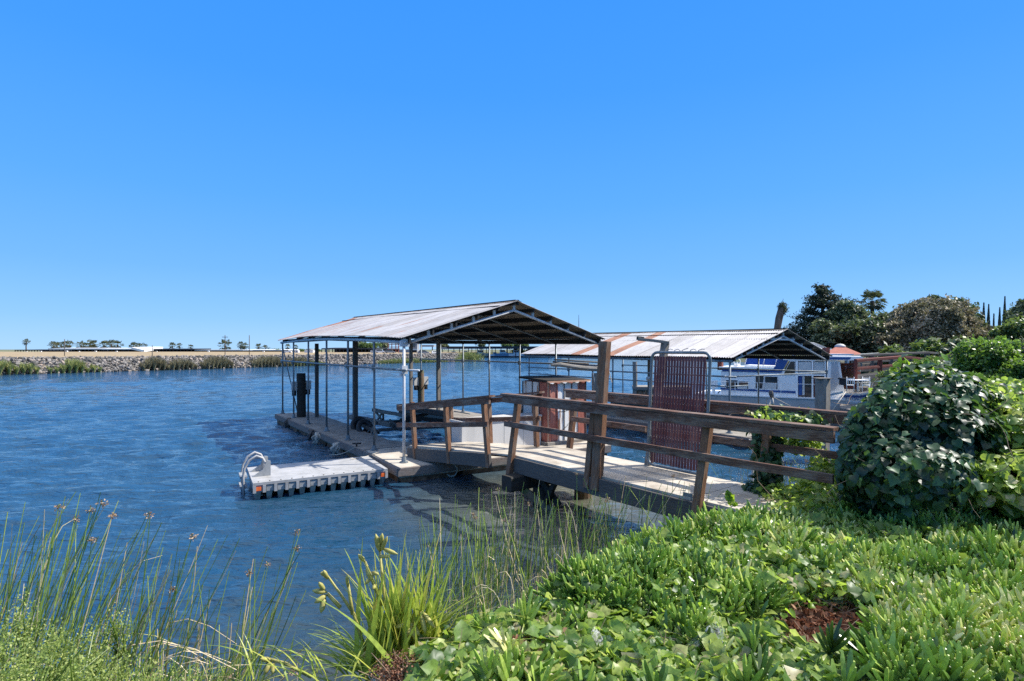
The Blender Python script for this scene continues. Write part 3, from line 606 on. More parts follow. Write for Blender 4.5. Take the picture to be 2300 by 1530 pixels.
d3 = dock('floating_dock', 'dock finger beside the houseboat under the farther carport', [('finger_deck', [xy(L2(5.1, -1.2)), xy(L2(6.0, -1.2)), xy(L2(6.0, 9.6)), xy(L2(5.1, 9.6))], 0)])
dd = P(1422, 876, .3)
d4 = dock('floating_dock', 'small far dock beside the lone piling, beyond the farther carport', [('finger_deck', [xy(dd), (dd.x + 3.2, dd.y - .3), (dd.x + 3.5, dd.y + 1.2), (dd.x + .3, dd.y + 1.5)], .18)])

def piling(label, x, y, z1, r, mat, boxes=False):
    root = thing('piling', label, 'piling', (x, y, 0), 0, 'wooden mooring pilings')
    o = MB(); zsn = np.linspace(-1.2, z1, 10); o.tube([(math.sin(z * 2) * .012, math.cos(z * 3) * .01, z) for z in zsn], [r * random.uniform(.96, 1.03) for _ in zsn], 18); o.build('log', mat, root, smooth=False)
    if boxes:
        for sx, sz in ((-1, -.38), (1, -.36)):
            c = W * (sx * (r + .08)); bb = MB(); bb.box(-.09, .09, -.06, .06, z1 + sz - .2, z1 + sz + .1); q = bb.build('outlet_box', M['greybox'], root, c); q.rotation_euler.z = RZ
            bb = MB(); bb.box(-.06, .06, -.055, .055, z1 + sz - .38, z1 + sz - .2); bb.tube([(0, -.055, z1 + sz - .3), (0, -.08, z1 + sz - .3)], .035, 10); q = bb.build('socket', M['dark'], root, c); q.rotation_euler.z = RZ
    return root
piling('dark round piling with outlet boxes at the outer end of the dock', -7.2, 18.7, 1.79, .15, M['darkwood'], True)
piling('brown round piling with outlet boxes on the right side of the near slip', -3.5, 21.0, 1.81, .125, M['pile'], True)
piling('lone bare piling standing beside the small far dock', 7.0, 31.2, 1.9, .13, M['oldwood'])

# ------------------------------------------------------------------ swim platform with ladder
sp0 = P(568, 1086, .3); sp1 = P(871, 1053, .3); vx = (sp1 - sp0); Ls = vx.length; vx.normalize(); vy = Vector((-vx.y, vx.x, 0)); az = math.atan2(vx.y, vx.x)
sp = thing('swim_platform', 'pale grey plastic floating swim platform with ladder, beside the dock', 'swim platform', (sp0.x, sp0.y, 0), az)
D = 1.45; o = MB(); o.prism([(.0, 0), (Ls, 0), (Ls, D), (.0, D)], .255, .3); o.build('deck_panel', M['plastic'], sp)
n = 13; st = Ls / n
sk = MB(); sk.box(.02, Ls - .02, .025, D - .025, .13, .254); sk.build('side_frame', M['plastic'], sp)
for i in range(n):
    if i in (0, n - 1): continue
    fr = MB(); x0 = i * st + .035; x1 = (i + 1) * st - .035; fr.box(x0, x1, .012, .024, .14, .24); fr.build('side_pocket', M['plastic_d'], sp)
for i in range(n + 1): rb = MB(); x0 = min(max(i * st - .025, .0), Ls - .05); rb.box(x0, x0 + .05, -.012, .025, .125, .25); rb.build('rib', M['plastic'], sp)
for i in (0, n - 1): rf = MB(); x0 = i * st + .05; rf.box(x0, x0 + st - .1, -.004, .02, .16, .225); rf.build('reflector', M['orange'], sp)
for i in range(n):
    x0 = i * st + .03; x1 = x0 + st * .56
    fl = MB(); fl.add([(x0, .02, .13), (x1, .02, .13), (x1, D - .02, .13), (x0, D - .02, .13), (x0 + .03, .1, -.1), (x1 - .03, .1, -.1), (x1 - .03, D - .1, -.1), (x0 + .03, D - .1, -.1)], [(0, 3, 2, 1), (4, 5, 6, 7), (0, 1, 5, 4), (1, 2, 6, 5), (2, 3, 7, 6), (3, 0, 4, 7)][::1]); fl.build('float_chamber', M['algae'], sp)
bt = MB()
for i in range(n): bt.tube([((i + .5) * st, .06, .3), ((i + .5) * st, .06, .308)], .012, 8)
bt.build('deck_bolts', M['dark'], sp)
tex = bpy.data.objects
lad = MB()
for yy in (.55, .95):
    lad.tube([(-.1, yy, -.35), (-.12, yy, .3), (-.1, yy, .46), (-.02, yy, .6), (.1, yy, .67), (.2, yy, .62), (.26, yy, .5), (.26, yy, .3)], .022, 8)
lad.build('ladder_rail', M['plastic'], sp, smooth=True)
for z in (.12, -.12, .3): s_ = MB(); s_.box(-.17, -.05, .55, .95, z - .02, z + .02); s_.build('ladder_step', M['plastic_d'], sp)
br = MB()
for yy in (.5, .98): br = MB(); br.xz([(.02, .3), (.33, .3), (.33, .56), (.27, .58), (.2, .42)], yy, yy + .03); br.build('ladder_bracket', M['plastic_d'], sp)
rp = MB(); a0 = sp0 + vx * (Ls * .82) + vy * 1.2 + Vector((0, 0, .02)); a1 = L1(-.05, 1.2, .34)
rp.tube([a0.lerp(a1, t) + Vector((0, 0, -.03 * math.sin(t * 3.14) )) for t in np.linspace(0, 1, 8)], .008, 6); tag(rp.build('mooring_rope', M['rope']), 'thin mooring rope tying the swim platform to the dock', 'rope')

# ------------------------------------------------------------------ dock box, tin shed, davit, old boat cradle
bx = thing('dock_box', 'long pale grey dock box behind the ramp railing', 'dock box', L1(1.36, 0.0, .3), RZ)
o = MB(); o.box(0, 2.2, 0, .5, 0, .68); o.build('body', M['greybox'], bx)
for i in (1, 2, 3): g = MB(); x = 2.2 * i / 4 + .02; g.box(x - .004, x + .004, -.003, .0, 0, .66); g.build('panel_seam', M['plastic_d'], bx)
g = MB(); g.box(-.03, 2.21, -.03, .53, .68, .73); g.build('lid', M['greybox'], bx)
# tin shed: standing-seam panels, some rusted
m, nt, b, out = newmat('rust_streaked_white_tin'); tz = noise(nt, 1.4, 6, .7, mscale=(3.2, 3.2, .55)); tz2 = noise(nt, 9, 5, .7)
tf = ramp(nt, tz.outputs[0], [(.56, (0, 0, 0)), (.64, (1, 1, 1))]); tr = ramp(nt, tz2.outputs[0], [(.3, (.28, .12, .06)), (.7, (.5, .3, .17))])
nt.links.new(mix(nt, tf.outputs[0], (.72, .71, .68), tr.outputs[0]), b.inputs['Base Color']); b.inputs['Roughness'].default_value = .6; M['tinwhite'] = m
M['tan_tin'] = pm('tan_faded_tin', [(.3, (.4, .2, .12)), (.7, (.6, .38, .26))], 6, .8)
M['tinrust'] = pm('rusted_tin', [(.3, (.2, .06, .045)), (.5, (.36, .12, .085)), (.7, (.5, .25, .19))], 5, .85, mscale=(1, 1, .4))
sh0 = P(1229, 996, .35); sh = thing('tin_shed', 'rusty white tin shed with dark flat roof on the dock corner', 'shed', (sh0.x, sh0.y, .35), RZ)
WX, WY, HS = 1.24, .95, 1.47
MB().box(.02, WX - .02, .02, WY - .02, 0, HS).build('wall_core', M['tinrust'], sh)
mats = ['tinwhite', 'tinrust', 'tinwhite', 'tinwhite', 'tinwhite', 'tinrust']
edges = [0, .07, .3, .52, .76, .98, WX]; mats = ['oldrim', 'tinrust', 'tinwhite', 'tinwhite', 'tinwhite', 'tinrust']
for k in range(6):
    p_ = MB(); p_.box(edges[k] + .006, edges[k + 1] - .006, -.012, .018, .0, HS - .02); p_.build('wall_panel', M['tan_tin'] if k == 0 else M[mats[k]], sh)
    s_ = MB(); s_.box(edges[k + 1] - .012, edges[k + 1] + .006, -.035, .0, .0, HS - .02); s_.build('panel_seam', M['tinrust'] if k in (0, 1, 4) else M['stringer'], sh)
edy = [0, .28, .55, WY]
for k in range(3):
    p_ = MB(); p_.box(-.016, .018, edy[k] + .006, edy[k + 1] - .006, .0, HS - .02); p_.build('wall_panel', M['tinrust'] if k == 0 else M['tinwhite'], sh)
    s_ = MB(); s_.box(-.04, 0, edy[k + 1] - .012, edy[k + 1] + .006, 0, HS - .02); s_.build('panel_seam', M['stringer'], sh)
rf = MB(); rf.add([(-.08, -.09, HS + .0), (WX + .1, -.09, HS - .0), (WX + .1, WY + .1, HS + .05), (-.08, WY + .1, HS + .05), (-.08, -.09, HS + .045), (WX + .1, -.09, HS + .03), (WX + .1, WY + .1, HS + .085), (-.08, WY + .1, HS + .1)], [(0, 3, 2, 1), (4, 5, 6, 7), (0, 1, 5, 4), (1, 2, 6, 5), (2, 3, 7, 6), (3, 0, 4, 7)]); rf.build('roof', M['purlin'], sh)
rf = MB(); rf.box(-.075, WX + .09, -.1, -.085, HS - .02, HS + .02); ef_ = rf.build('eave_flashing', M['tan_tin'], sh)
for k in range(7): q = MB(); x = k * .2; q.xz([(x, HS - .02), (x + .14, HS - .02), (x + .1, HS - .05), (x + .03, HS - .04)], -.103, -.084); q.build('torn_edge', M['tinrust'] if k % 2 else M['tinwhite'], ef_)
for a, b_ in (((-.05, -.04), (WX + .3, -.04)), ((-.02, -.02), (-.02, WY))): beam(sh, 'sill_beam', (*a, -.03), (*b_, -.03), .1, .12, M['oldwood'])
# davit arm
dv = thing('wooden_davit', 'weathered log arm with pipes on a short post, behind the tall gate post', 'hoist', (1.98, 13.4, .3)); b0 = Vector((1.98, 13.4, .3))
beam(dv, 'post', (.05, 0, 0), (.05, 0, 1.72), .14, .14, M['oldwood'], up=(1, 0, 0))
lg = MB(); pts = [Q(1238, 820, 12.9), Q(1258, 819, 12.95), Q(1282, 823, 13.05), (Q(1310, 827, 13.2)), Q(1348, 829, 13.4), Q(1362, 826, 13.45)]
lg.tube([p - b0 for p in pts], [.035, .055, .05, .06, .065, .05], 9); lg.build('log_arm', M['oldwood'], dv)
for (x0, y0, x1, y1, r_) in ((1245, 808, 1347, 814, .02), (1242, 813, 1322, 817, .022)): pipe(dv, 'pipe_arm', [Q(x0, y0, 12.9) - b0, Q(x1, y1, 13.35) - b0], r_, M['stringer'], 8)
pipe(dv, 'brace', [Q(1331, 833, 13.3) - b0, Q(1338, 880, 13.35) - b0], .018, M['galv'], 6)
rp = MB(); rp.tube([Q(1366, 826, 13.4), Q(1370, 842, 13.4), Q(1374, 859, 13.4)], .012, 5); rp.tube([Q(1360, 825, 13.4), Q(1366, 826, 13.4)], .03, 6); tag(rp.build('rope_end', M['rope']), 'pale rope end hanging from the log arm beside the tall gate post', 'rope')
# old timber boat cradle floating in the slip
cr = thing('boat_cradle', 'broken weathered timber boat cradle floating in the near slip', 'boat cradle', L1(2.3, 6, 0), RZ)
def lc(px, py, d): p = Q(px, py, d) - L1(2.3, 6, 0); return Vector((p.dot(W), p.dot(U), p.z))
for (a, b_, w, h, mt) in [((838, 921, 16.6), (912, 934, 16.0), .12, .09, 'oldwood'), ((787, 936, 16.9), (880, 955, 15.6), .16, .12, 'oldwood'), ((845, 950, 15.9), (945, 944, 16.9), .1, .1, 'stringer'),
    ((850, 966, 14.9), (1000, 958, 16.2), .1, .07, 'stringer'), ((915, 917, 16.0), (1000, 932, 17.3), .16, .14, 'stringer'), ((905, 912, 15.8), (1015, 926, 17.6), .06, .05, 'oldwood'), ((843, 924, 16.6), (858, 944, 16.4), .05, .05, 'oldwood'), ((860, 924, 16.5), (848, 944, 16.4), .05, .05, 'oldwood'), ((861, 926, 16.5), (861, 944, 16.4), .06, .05, 'darkwood'),
    ((876, 943, 15.8), (900, 966, 15.0), .05, .05, 'stringer'), ((800, 948, 16.2), (850, 972, 15.0), .08, .1, 'stringer'), ((838, 948, 15.3), (848, 984, 14.6), .03, .05, 'oldwood'), ((842, 950, 15.3), (832, 978, 14.8), .03, .05, 'oldwood'), ((880, 958, 15.3), (985, 950, 16.6), .05, .08, 'stringer'), ((930, 938, 16.4), (1010, 946, 17.0), .08, .1, 'darkwood'), ((960, 930, 17.0), (900, 944, 15.8), .07, .09, 'darkwood')]:
    beam(cr, 'timber', lc(*a), lc(*b_), w, h, M[mt], j=.008)
for (px, py, d, r_) in ((808, 957, 15.9, .2), (820, 962, 15.5, .18)):
    t_ = MB(); c = lc(px, py, d); ring = [c + Vector((math.cos(a) * r_, .12 * math.sin(a), math.sin(a) * r_)) for a in np.linspace(0, 6.283, 15)]; t_.tube(ring, .075, 8, cap=False); t_.build('tyre_fender', M['black'], cr, smooth=True)
for (a, b_) in (((1020, 924, 19.5), (1056, 930, 19.0)), ((900, 948, 15.6), (905, 966, 15.5))): pipe(cr, 'rod', [lc(*a), lc(*b_)], .02, M['galv'], 6)
# hydraulic hose loop hung on the header
hl = MB(); c = Q(1014, 1056, 11.15); hl.tube([c + Vector((math.cos(a) * .115, .0, math.sin(a) * .13)) for a in np.linspace(-2.2, 4.1, 20)], .016, 7); tag(hl.build('hose_loop', M['rope'], smooth=True), 'white hose loop hanging from the dock edge under the ramp', 'hose')
# mooring line bundles on the finger
for i, (px, py, z, lb) in enumerate([(700, 975, .2, 'frayed line bundle hanging on the dock edge at the middle pipe post'), (712, 982, .18, 'pale cloth fender tied at the dock edge beside the frayed line'), (757, 1006, .2, 'pale cloth fender on the dock edge nearest the swim platform'), (648, 948, .2, 'line bundle tied at the far dock corner')]):
    c = P(px, py, z); q = MB(); 
    for k in range(7): a = random.uniform(0, 6.28); q.tube([c + Vector((random.uniform(-.08, .08), random.uniform(-.05, .02), .12)), c + Vector((random.uniform(-.12, .12), random.uniform(-.12, 0), 0)), c + Vector((random.uniform(-.08, .08), random.uniform(-.12, 0), -.16))], random.uniform(.015, .04), 6)
    tag(q.build('dock_line', M['rope'] if i in (1, 2) else M['stringer'], smooth=True), lb, 'rope', 'lines on the dock edge')
cl = MB(); c = P(801, 1003, .3); cl.tube([c + Vector((-.1, 0, .07)), c + Vector((.1, .02, .07))], .02, 8); cl.tube([c, c + Vector((0, 0, .07))], .02, 8); tag(cl.build('dock_cleat', M['black'], smooth=True), 'black mooring cleat on the dock above the swim platform', 'cleat')
rp = MB(); c = P(797, 1005, .32); e = P(740, 1022, .05); rp.tube([c.lerp(e, t) - Vector((0, 0, .06 * math.sin(3.14 * t))) for t in np.linspace(0, 1, 8)], .01, 5); tag(rp.build('mooring_rope', M['rope']), 'thin mooring line running from the black cleat to the water', 'rope')

# ------------------------------------------------------------------ pier and hinged ramp
A = Vector((.057, 9.16, 0)); dA = Vector((.62, -.785, 0)).normalized(); nA = Vector((.785, .62, 0)).normalized(); ZD = .82
def PR(s, n, z): p = A + dA * s + nA * n; return Vector((p.x, p.y, z))
pier = thing('pier', 'fixed timber pier with stained railings running out from the ivy bank', 'pier', PR(0, 0, 0)); pb = PR(0, 0, 0)
S1 = 5.6
for k in range(5):
    s0 = -.02 + k * (S1 / 5); s1 = s0 + S1 / 5 - .012
    q = MB(); q.prism([xy(PR(s0, .03, 0) - pb), xy(PR(s1, .03, 0) - pb), xy(PR(s1, 1.2, 0) - pb), xy(PR(s0, 1.2, 0) - pb)], ZD - .035, ZD); q.build('deck_panel', M['deck'], pier)
for n_, nm in ((0, 'stringer'), (.6, 'stringer'), (1.22, 'stringer')): beam(pier, nm, PR(-.05, n_, ZD - .155) - pb, PR(S1, n_, ZD - .155) - pb, .055, .25, M['stringer'], j=.003)
def rail_set(parent, base, f, near, s0, s1, ztop, cap_over=.02):
    beam(parent, 'top_rail', f(s0, near, ztop) - base, f(s1, near, ztop) - base, .14, .035, M['rail'], j=.003)
    beam(parent, 'top_rail', f(s0 + .05, near - .045, ztop - .075) - base, f(s1, near - .045, ztop - .075) - base, .04, .11, M['rail'], j=.003)
rail_set(pier, pb, PR, .0, -.33, 4.95, 1.83)
beam(pier, 'mid_rail', PR(-.2, -.07, 1.35) - pb, PR(4.95, -.07, 1.36) - pb, .04, .09, M['rail'], j=.004)
rail_set(pier, pb, PR, 1.26, -.1, 5.2, 1.86)
beam(pier, 'mid_rail', PR(.12, 1.2, 1.36) - pb, PR(1.75, 1.2, 1.36) - pb, .04, .09, M['rail'], j=.004); beam(pier, 'mid_rail', PR(1.78, 1.2, 1.36) - pb, PR(5.2, 1.2, 1.36) - pb, .04, .09, M['rail'], j=.004)
def post(parent, base, px0, py0, px1, py1, d, w=.1, mat='post', name='post'):
    return beam(parent, name, Q(px0, py0, d) - base, Q(px1, py1, d) - base, w, w * .95, M[mat], up=nA, j=.003)
post(pier, pb, 1141, 1092, 1164, 898, 9.17, .1); post(pier, pb, 1319, 1095, 1336, 920, 7.86, .1)
post(pier, pb, 1562, 1168, 1592, 948, 6.40, .1); post(pier, pb, 1279, 1010, 1293, 885, 10.15, .1)
beam(pier, 'post', PR(3.62, 1.16, ZD - .1) - pb, PR(3.72, 1.16, 1.82) - pb, .1, .1, M['post'], up=nA)
beam(pier, 'tall_gate_post', Q(1339, 1100, 7.74) - pb, Q(1359, 767, 7.74) - pb, .15, .11, M['post'], up=nA, j=.003)
beam(pier, 'tall_gate_post', Q(1456, 1050, 8.42) - pb, Q(1494, 771, 8.42) - pb, .1, .1, M['oldwood'], up=nA, j=.004)
beam(pier, 'broken_crosspiece', Q(1433, 761, 8.5) - pb, Q(1503, 770, 8.4) - pb, .1, .045, M['oldwood'], j=.008)
beam(pier, 'broken_crosspiece', Q(1430, 760, 8.5) - pb, Q(1446, 762, 8.5) - pb, .05, .05, M['darkwood'], j=.012)
for (px, py, d, sx, sz) in ((1205, 1046, 8.72, .1, .04), (1545, 1113, 6.62, .13, .06)):
    q = MB(); c = Q(px, py, d) - pb; q.box(-sx / 2, sx / 2, -.006, .006, -sz / 2, sz / 2); o = q.build('metal_bracket', M['galv'], pier, c); o.rotation_euler.z = math.atan2(dA.y, dA.x)
# pile bent
beam(pier, 'cross_beam', PR(.12, -.28, .42) - pb, PR(.12, 1.5, .42) - pb, .26, .24, M['darkwood'], up=(0, 0, 1))
for n_ in (.28, 1.25):
    q = MB(); c = PR(.35, n_, 0) - pb; q.tube([c + Vector((0, 0, -.9)), c + Vector((0, 0, -.2)), c + Vector((0, 0, .34))], [.17, .165, .15], 14); q.build('pile', M['darkwood'] if n_ < .5 else M['pile'], pier)
beam(pier, 'brace', PR(.0, -.1, .44) - pb, PR(.62, .3, -.05) - pb, .05, .12, M['pile']); beam(pier, 'brace', PR(.9, .1, .58) - pb, PR(.45, .25, .05) - pb, .06, .1, M['darkwood']); beam(pier, 'brace', PR(.3, .2, .56) - pb, PR(.75, .3, .1) - pb, .06, .1, M['darkwood'])
for n_ in (.1, 1.15): q = MB(); c = PR(3.4, n_, 0) - pb; q.tube([c + Vector((0, 0, -.5)), c + Vector((0, 0, .56))], [.13, .12], 12); q.build('pile', M['darkwood'], pier)
# hinged ramp
R0 = Vector((-.34, 9.5, 0)); R1 = Vector((-2.2, 11.75, 0)); dR = (R1 - R0).normalized(); nR = Vector((dR.y, -dR.x, 0)); LR = (R1 - R0).length; zr0, zr1 = .82, .52
def RR(s, n, z): p = R0 + dR * s + nR * n; return Vector((p.x, p.y, z + zr0 + (zr1 - zr0) * s / LR))
ramp_ = thing('gangway_ramp', 'hinged timber ramp with stained railings sloping down to the dock', 'ramp', R0); rb_ = R0.copy()
for k in range(2):
    s0 = -.42 + k * (LR + .42) / 2; s1 = s0 + (LR + .42) / 2 - .01
    vs = [RR(s0, .0, 0), RR(s1, .0, 0), RR(s1, 1.1, 0), RR(s0, 1.1, 0)]
    if k == 0: vs[0] = PR(-.03, .05, ZD - .0); vs[3] = PR(-.03, 1.2, ZD)
    vs = [v - rb_ for v in vs]; q = MB(); q.add([v - Vector((0, 0, .03)) for v in vs] + vs, [(0, 1, 2, 3), (7, 6, 5, 4), (0, 4, 5, 1), (1, 5, 6, 2), (2, 6, 7, 3), (3, 7, 4, 0)]); q.build('deck_panel', M['deck'], ramp_)
beam(ramp_, 'stringer', RR(.02, -.03, -.15) - rb_, RR(LR, -.03, -.15) - rb_, .05, .24, M['stringer']); beam(ramp_, 'stringer', RR(.0, 1.1, -.15) - rb_, RR(LR, 1.1, -.15) - rb_, .05, .24, M['stringer'])
beam(ramp_, 'edge_strip', RR(1.2, .02, .012) - rb_, RR(LR, .02, .012) - rb_, .04, .02, M['deck'])
def upR(z): return z
rail = lambda s0, s1, n_, z0, z1, w, h, nm: beam(ramp_, nm, RR(s0, n_, z0) - rb_, RR(s1, n_, z1) - rb_, w, h, M['rail'], j=.003)
rail(-.02, LR + .42, -.02, .97, .90, .13, .035, 'top_rail'); rail(.0, LR + .40, -.06, .895, .825, .04, .11, 'top_rail'); rail(.02, LR + .4, -.08, .49, .46, .04, .09, 'mid_rail')
rail(-.1, LR + .3, 1.08, .98, .92, .13, .035, 'top_rail'); rail(-.08, LR + .3, 1.1, .9, .85, .04, .1, 'top_rail'); rail(-.08, LR + .3, 1.05, .5, .47, .04, .09, 'mid_rail')
for s in (.06, 1.3, 2.6):
    beam(ramp_, 'post', RR(s, -.03, -.27) - rb_, RR(s + .16, -.03, .95) - rb_, .085, .085, M['post'], up=nR)
for s in (0, 1.42, 2.85): beam(ramp_, 'post', RR(s, 1.04, -.02) - rb_, RR(s + .06, 1.04, .95) - rb_, .085, .085, M['post'], up=nR)
# safety chain across the ramp side
ch = MB(); ca = Q(1225, 915, 10.2); cb = Q(1290, 915, 10.1)
for k in range(34):
    t = k / 33; p = ca.lerp(cb, t) + Vector((0, 0, -.085 * math.sin(math.pi * t))); e = .012
    ch.tube([p + Vector((math.cos(a) * e, (math.sin(a) * e * .6 if k % 2 else 0), (0 if k % 2 else math.sin(a) * e * .6))) for a in np.linspace(0, 6.283, 7)], .0035, 4, cap=False)
ch2a = Q(1218, 958, 10.1); ch2b = Q(1290, 935, 10.1)
for k in range(34):
    t = k / 33; p = ch2a.lerp(ch2b, t) + Vector((0, 0, -.2 * math.sin(math.pi * t))); e = .012
    ch.tube([p + Vector((math.cos(a) * e, (math.sin(a) * e * .6 if k % 2 else 0), (0 if k % 2 else math.sin(a) * e * .6))) for a in np.linspace(0, 6.283, 7)], .0035, 4, cap=False)
tag(ch.build('safety_chain', M['darkwood']), 'rusty safety chain sagging across the railing gap before the tin shed', 'chain')

# ------------------------------------------------------------------ chain link gate with maroon slats, swung open against the far rail
G0 = PR(1.86, 1.08, .855); gdir = dA.copy(); gz = math.atan2(gdir.y, gdir.x)
gt = thing('chain_link_gate', 'open chain link gate filled with maroon plastic slats', 'gate', (G0.x, G0.y, .855), gz)
gw, gh = .98, 1.7; c_ = .1; shx = .05   # frame racks slightly
def GP(x, z): return (x + shx * z / gh * 1.6 + .02, 0, z)
pts = []
for (cx_, cz_, a0) in ((c_, c_, 180), (gw - c_, c_, 270), (gw - c_, gh - c_, 0), (c_, gh - c_, 90)):
    for a in np.linspace(a0, a0 + 90, 5): pts.append(GP(cx_ + c_ * math.cos(math.radians(a)), cz_ + c_ * math.sin(math.radians(a))))
pts.append(pts[0]); q = MB(); q.tube(pts, .022, 8, cap=False); q.build('frame', M['galv'], gt, smooth=True)
M['slat'] = pm('maroon_slat_plastic', [(.3, (.055, .018, .022)), (.5, (.11, .035, .04)), (.7, (.2, .1, .095))], 4, .5, mscale=(1, 1, .3), bd=0)
ns = 18; x0_ = .075; x1_ = gw - .085
for i in range(ns):
    xx = x0_ + (x1_ - x0_) * i / (ns - 1); q = MB(); zt = gh - .05 - random.uniform(0, .02); w2 = .0188
    zs_ = np.linspace(.03 + random.uniform(0, .02), zt, 8); V = []; Fc = []
    for z in zs_: x_, _, z_ = GP(xx, z); V += [(x_ - w2, -.004, z_), (x_ + w2, -.004, z_), (x_ + w2, .004, z_), (x_ - w2, .004, z_)]
    for k in range(7):
        for e in range(4): a, b_ = k * 4 + e, k * 4 + (e + 1) % 4; Fc.append((a, b_, b_ + 4, a + 4))
    Fc += [(3, 2, 1, 0), (28, 29, 30, 31)]; q.add(V, Fc); q.build('slat', M['slat'], gt)
wm = MB(); pit = (x1_ - x0_) / (ns - 1)
for i in range(ns + 1):
    xx = x0_ - pit / 2 + pit * i; P_ = []
    k = 0; z = .04
    while z < gh - .03: P_.append((GP(xx + (pit * .5 if k % 2 else -pit * .5) * .98, z)[0], .006 * (1 if k % 2 else -1), z)); z += .052; k += 1
    wm.tube(P_, .0009, 4)
wm.build('wire_mesh', M['white_steel'], gt)
for i in range(6): xx = .12 + .13 * i; q = MB(); z = gh; a = GP(xx, z); q.tube([(a[0], 0, z), (a[0] + .03, 0, z + .035), (a[0] + .08, 0, z + .05), (a[0] + .12, .0, z + random.uniform(.02, .06))], .005, 5); q.build('loose_tie_wire', M['galv'], gt)
for z in (.3, 1.3): q = MB(); a = GP(0, z); q.tube([(a[0] - .07, 0, z), (a[0] + .0, 0, z)], .03, 8); q.build('hinge', M['galv'], gt)
q = MB(); q.tube([GP(gw - .1, .72), (gw + .02, 0, .74), (gw + .03, 0, .5)], .01, 6); q.build('latch', M['white_steel'], gt)
pp = MB(); c = Q(1690, 1095, 7.4); pp.tube([c, Q(1692, 992, 7.45)], .016, 6); pp.tube([Q(1692, 992, 7.45), Q(1683, 989, 7.5), Q(1676, 992, 7.5)], .012, 5); tag(pp.build('thin_pipe_stake', M['white_steel']), 'thin white pipe stake standing behind the pier railing near the ivy post', 'stake')
# ------------------------------------------------------------------ houseboat (side plane measured in the photograph)
HB0 = Vector((9.26, 25.3, 0)); e_ = Vector((.854, -.52, 0)).normalized(); hz = math.atan2(e_.y, e_.x)
def bs(px, py):
    k = (px - CX) / F; s = (HB0.y * k - HB0.x) / (e_.x - e_.y * k); y = HB0.y + e_.y * s
    return (s, H - (py - HY) * y / F)
hb = thing('houseboat', 'white houseboat with blue stripes and blue canvas flybridge moored under the carport', 'houseboat', HB0, hz)
BW = 2.7
def face(name, pts, mat, y0=-.012, y1=.0, parent=None): q = MB(); q.xz([bs(*p) for p in pts], y0, y1); return q.build(name, M[mat], parent or hb)
s0, zd = bs(1560, 887); s1, _ = bs(1873, 899); zd = bs(1640, 889)[1]; zd1 = bs(1860, 898)[1]
q = MB(); q.xz([(s0, -.25), (s1 + .4, -.25), (s1 + .5, zd1), (s0, zd)], -.02, BW); q.build('hull', M['hullgrey'], hb)
q = MB(); q.xz([(s0, zd), (s1 + .4, zd1), (s1 + .4, zd1 + .05), (s0, zd + .05)], -.06, BW + .04); q.build('gunwale', M['paint_w'], hb)
# bow: bulwark tapering to a blunt stem
bA = bs(1873, 901); bB = bs(1928, 904); bC = bs(1962, 892)
zt = bs(1893, 883)[1]; zt2 = bs(1962, 878)[1]
V = []; 
plan = [(bA[0], 0), (bB[0], .05), (bC[0] + .25, .75), (bC[0] + .3, BW * .5), (bC[0] + .25, BW - .75), (bB[0], BW - .05), (bA[0], BW)]
top = [(bA[0] + .38, 0, zt), (bB[0] + .05, .02, zt), (bC[0] + .35, .75, zt2), (bC[0] + .42, BW * .5, zt2 + .02), (bC[0] + .35, BW - .75, zt2), (bB[0] + .05, BW - .02, zt), (bA[0] + .38, BW, zt)]
V = [(x, y, bA[1] - .03) for x, y in plan] + top + [(x - .25, y, -.3) for x, y in plan]
Fc = [(i, i + 1, i + 8, i + 7) for i in range(6)] + [(i + 14, i + 15, i + 1, i) for i in range(6)]
q = MB(); q.add(V, Fc[:6]); q.build('bow_bulwark', M['paint_w'], hb); q = MB(); q.add(V, Fc[6:]); q.build('bow_hull', M['hullgrey'], hb)
def lerp3(a, b_, t): return tuple(a[i] * (1 - t) + b_[i] * t for i in range(3))
q = MB()
for i in range(3):
    lo, hi = V[i], V[i + 7]; lo2, hi2 = V[i + 1], V[i + 8]; off = (0, -.015, 0)
    vs = [lerp3(lo, hi, .55), lerp3(lo2, hi2, .55), lerp3(lo2, hi2, .8), lerp3(lo, hi, .8)]; c_o = Vector((.012 if i else 0, -.014, .0)); q.add([Vector(v) + c_o for v in vs], [(0, 1, 2, 3)])
q.build('bow_stripe', M['blue'], hb)
tcu = bpy.data.curves.new('registration', 'FONT'); tcu.body = 'CF 4100 M'; tcu.size = .17; tcu.extrude = .004
to = bpy.data.objects.new('registration_number', tcu); C.objects.link(to); dgt = bpy.context.evaluated_depsgraph_get(); tm = bpy.data.meshes.new_from_object(to.evaluated_get(dgt)); bpy.data.objects.remove(to)
tm.materials.clear(); tm.materials.append(M['blue']); to = bpy.data.objects.new('registration_number', tm); C.objects.link(to); to.parent = hb; tx = bs(1891, 896); to.location = (tx[0], -.03, tx[1] - .02); to.rotation_euler = (math.radians(90), 0, 0)
